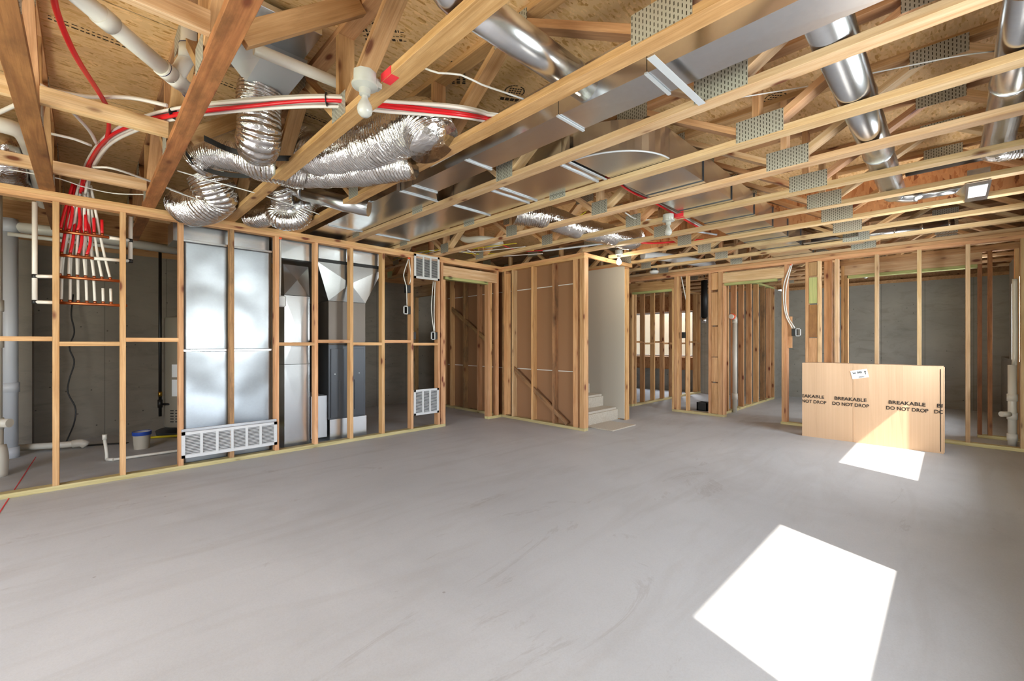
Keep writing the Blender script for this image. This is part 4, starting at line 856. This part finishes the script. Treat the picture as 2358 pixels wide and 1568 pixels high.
tag(board('chalk_line', (-.36, 6.6, .0012), (-.44, 4.0, .0012), .006, .002, 'redmark', None, side=(1, 0, 0), bev=0), 'thin red chalk line snapped on the slab by the stud wall corner', 'chalk line')
# back rooms
t = thing('condensate_pipe', 'white vertical pipe with an elbow against the second doorway partition', 'pipe', (7.9, 2.56, 0))
tube('pipe_run', [(7.80, 2.56, .0), (7.80, 2.56, 1.55)], .035, 'pvc', t, seg=16, curve=False); tube('elbow', [(7.80, 2.56, 1.50), (7.80, 2.56, 1.58), (7.74, 2.56, 1.60), (7.62, 2.56, 1.61)], .038, 'pvc', t, seg=16)
tube('hub', [(7.80, 2.56, .22), (7.80, 2.56, .32)], .045, 'pvc', t, seg=16, curve=False); tube('sealant_ring', [(7.66, 2.56, 1.61), (7.70, 2.56, 1.61)], .05, 'orangem', t, seg=12, curve=False)
t = thing('drain_stack', 'white drain with a side cleanout by the last stud of the far wall', 'pipe', (7.52, -.49, 0))
tube('pipe_run', [(7.52, -.49, 0), (7.52, -.49, .92)], .036, 'pvc', t, seg=16, curve=False); tube('pipe_run', [(7.52, -.49, .9), (7.53, -.51, 1.0), (7.53, -.51, 1.9)], .022, 'pvc', t, seg=14)
for z in (.1, .34, .55): tube('hub', [(7.52, -.49, z - .04), (7.52, -.49, z + .04)], .044, 'pvc', t, seg=16, curve=False)
tube('cleanout_cap', [(7.50, -.47, .36), (7.44, -.40, .36)], .03, 'pvc', t, seg=14, curve=False)
t = thing('sump_box', 'open black plastic box on the floor behind the first post', 'floor box', (7.68, 3.0, 0)); bm = bmesh.new()
for q in ((7.58, 7.60, 2.93, 3.11, 0, .14), (7.76, 7.78, 2.93, 3.11, 0, .14), (7.58, 7.78, 2.93, 2.95, 0, .14), (7.58, 7.78, 3.09, 3.11, 0, .14), (7.58, 7.78, 2.93, 3.11, 0, .01)): add_box(bm, *q)
bm_obj('box_shell', bm, 'black', t)
t = thing('vent_pipe', 'dark insulated vent pipe ending in a clear cap behind the first post', 'vent pipe', (8.7, 3.45, 1.5))
tube('pipe_run', [(8.7, 3.42, 1.68), (8.7, 3.42, 2.40)], .06, 'black', t, seg=18, curve=False); tube('hanger', [(8.7, 3.42, 2.38), (8.7, 3.42, 2.88)], .01, 'iron', t, seg=8, curve=False); tube('end_cap', [(8.7, 3.42, 1.56), (8.7, 3.42, 1.68)], .045, 'galv', t, seg=18, curve=False)
# ------------------------------------------------------------------ stairs
t = thing('carpeted_stairs', 'flight of beige carpeted steps rising between the brown board wall and the drywall', 'stairs', (5.3, 3.6, 0))
for i in range(8):
    y = 3.60 + .262 * i; z = .182 * (i + 1); bm = bmesh.new(); vs = add_box(bm, 4.812, 5.836, y, y + .30, z - .182 if i == 0 else z - .20, z)
    e = [e for e in bm.edges if all(abs(v.co.y - y) < 1e-5 and abs(v.co.z - z) < 1e-5 for v in e.verts)]
    bmesh.ops.bevel(bm, geom=e, offset=.03, segments=4, affect='EDGES'); bm_obj('step', bm, 'carpet', t)
tag(box('carpet_offcut', 4.97, 5.57, 3.14, 3.57, 0, .014, 'carpet', bev=.004), 'flat beige carpet piece on the slab at the foot of the stairs', 'carpet')
# ------------------------------------------------------------------ carton
XC0 = 6.46
ct = thing('cardboard_carton', 'large flat cardboard carton with repeated black warning print standing by the far wall', 'cardboard box', (6.55, .69, 0))
bm = bmesh.new(); nx = 16
prof = []
Y0, Y1, ZC = .055, 1.323, .925
for x in (XC0, XC0 + .19):
    prof.append([bm.verts.new((x + (.002 * math.sin(i * .8) if 0 < i < nx else 0), Y0 + (Y1 - Y0) * i / nx, 0)) for i in range(nx + 1)]); prof.append([bm.verts.new((x + .004 * math.sin(i * 1.3), Y0 + (Y1 - Y0) * i / nx, ZC + -.0015 * math.sin(i * .9) - .004 * (i == nx))) for i in range(nx + 1)])
fb, ft, bb, bt = prof
for i in range(nx):
    bm.faces.new((fb[i], fb[i + 1], ft[i + 1], ft[i])); bm.faces.new((bb[i], bt[i], bt[i + 1], bb[i + 1])); bm.faces.new((ft[i], ft[i + 1], bt[i + 1], bt[i])); bm.faces.new((fb[i], bb[i], bb[i + 1], fb[i + 1]))
bm.faces.new((fb[0], ft[0], bt[0], bb[0])); bm.faces.new((fb[nx], bb[nx], bt[nx], ft[nx]))
bm_obj('carton_body', bm, 'card', ct)
box('corner_flap', XC0 - .002, XC0 + .10, Y0 - .008, Y0 - .002, .01, ZC - .01, 'card', ct); box('fold_line', XC0 - .0022, XC0 + .004, .805, .811, .005, ZC - .01, 'cardlight' if 'cardlight' in M else 'card', ct, bev=0)
board('edge_shadow_strip', (XC0 - .003, Y0 + .022, .02), (XC0 - .003, Y0 + .022, ZC - .03), .005, .004, 'ink', ct, side=(0, 1, 0), bev=0)  # dark strip painted in for the shadow gap along the carton's edge
def text_mesh(body, size, width, mat, origin, right, up, parent, name='printed_text', clip=None, align='CENTER', lift=.0015):
    cu = bpy.data.curves.new('t', 'FONT'); cu.body = body; cu.size = size; cu.align_x = align; cu.align_y = 'BOTTOM_BASELINE'; cu.extrude = .0004; cu.offset = size * .022
    o = bpy.data.objects.new('t', cu); C.objects.link(o); bpy.context.view_layer.update()
    me = bpy.data.meshes.new_from_object(o.evaluated_get(bpy.context.evaluated_depsgraph_get())); bpy.data.objects.remove(o); bpy.data.curves.remove(cu)
    bm = bmesh.new(); bm.from_mesh(me); bpy.data.meshes.remove(me)
    xs = [v.co.x for v in bm.verts]; wd = max(xs) - min(xs)
    sx = width / wd if width else 1
    r, u = V(right), V(up); n = r.cross(u)
    for v in bm.verts: v.co = V(origin) + r * v.co.x * sx + u * v.co.y + n * (v.co.z + lift)
    if clip:
        for co, no in clip:
            bmesh.ops.bisect_plane(bm, geom=bm.verts[:] + bm.edges[:] + bm.faces[:], plane_co=co, plane_no=no, clear_outer=True)
    return bm_obj(name, bm, mat, parent)
clip = [((0, Y1 - .003, 0), (0, 1, 0)), ((0, Y0 + .006, 0), (0, -1, 0))]
for yc in (1.245, .84, .345, -.045):
    text_mesh('BREAKABLE', .054, .302, 'ink', (XC0 - .0015, yc, .487), (0, -1, 0), (0, 0, 1), ct, clip=clip)
    text_mesh('DO NOT DROP', .054, .345, 'ink', (XC0 - .0015, yc, .422), (0, -1, 0), (0, 0, 1), ct, clip=clip)
th = math.radians(12); R_, U_ = V((0, -math.cos(th), math.sin(th))), V((0, math.sin(th), math.cos(th))); O_ = V((XC0 - .0035, .752, .808))
lb = board('shipping_label', O_ - R_ * .078, O_ + R_ * .078, .098, .001, 'label', ct, side=U_, bev=0); tag(lb, 'white shipping label')
text_mesh('Ind.  8400', .034, .085, 'ink', O_ - R_ * .018 + U_ * .008, R_, U_, lb)
text_mesh('8MM0274', .014, .05, 'ink', O_ + R_ * .01 - U_ * .04, R_, U_, lb)
prism('arrow_mark', [O_ + R_ * a + U_ * b + V((-.001, 0, 0)) for a, b in ((.045, .012), (.055, .034), (.065, .012), (.058, .012), (.058, -.012), (.052, -.012), (.052, .012))], (-.001, 0, 0), 'ink', lb)
# ------------------------------------------------------------------ ink stamps on the deck
def stamp(p, ang, kind=0, par=ce):
    p = V(p); r = V((math.cos(ang), math.sin(ang), 0)); u = V((-math.sin(ang), math.cos(ang), 0)); bm = bmesh.new(); random.seed(int(p.x * 100))
    def bar(a, b, w, h):
        c = p + r * a + u * b; q = [bm.verts.new(c + r * s * w + u * t * h + V((0, 0, -.0012))) for s, t in ((0, 0), (1, 0), (1, 1), (0, 1))]; bm.faces.new(q)
    if kind == 0:
        for row in range(3):
            x = 0
            while x < .22: w = random.uniform(.006, .02); bar(x, -row * .035, w, random.choice((.018, .022, .006))); x += w + .006
    elif kind == 1:
        for i in range(22):
            if i % 7 == 6: continue
            a = i * 2 * math.pi / 22; c1 = p + r * .06 * math.cos(a) + u * .06 * math.sin(a)
            q = [bm.verts.new(p + (r * math.cos(t) + u * math.sin(t)) * d + V((0, 0, -.0012))) for t, d in ((a, .06), (a + .25, .06), (a + .25, .07), (a, .07))]; bm.faces.new(q)
        for row in range(3):
            for k in range(5): bar(-.045 + k * .018, .022 - row * .024, .013, .014)
        for k in range(5): bar(-.09 + k * .035, -.12, .028, .035)
    else:
        x = 0
        while x < 1.0: w = random.uniform(.01, .03); bar(x, 0, w, .012); bar(x, -.03, w * .8, .008); x += w + .008
    o = bm_obj('printed_stamp', bm, 'stamp', par)
stamp(at(930, 75, Z=TOP), 2.4, 0); stamp(at(1045, 140, Z=TOP), .9, 0); stamp(at(1185, 210, Z=TOP), 2.6, 1); stamp(at(1785, 225, Z=TOP), 2.4, 1); stamp(at(110, 40, Z=TOP), .05, 2); stamp(at(700, 262, Z=TOP), .1, 2)
stamp(at(1845, 290, Z=TOP), 2.2, 0); stamp(at(960, 330, Z=TOP), .1, 2); stamp(at(790, 5, Z=TOP), .1, 0)
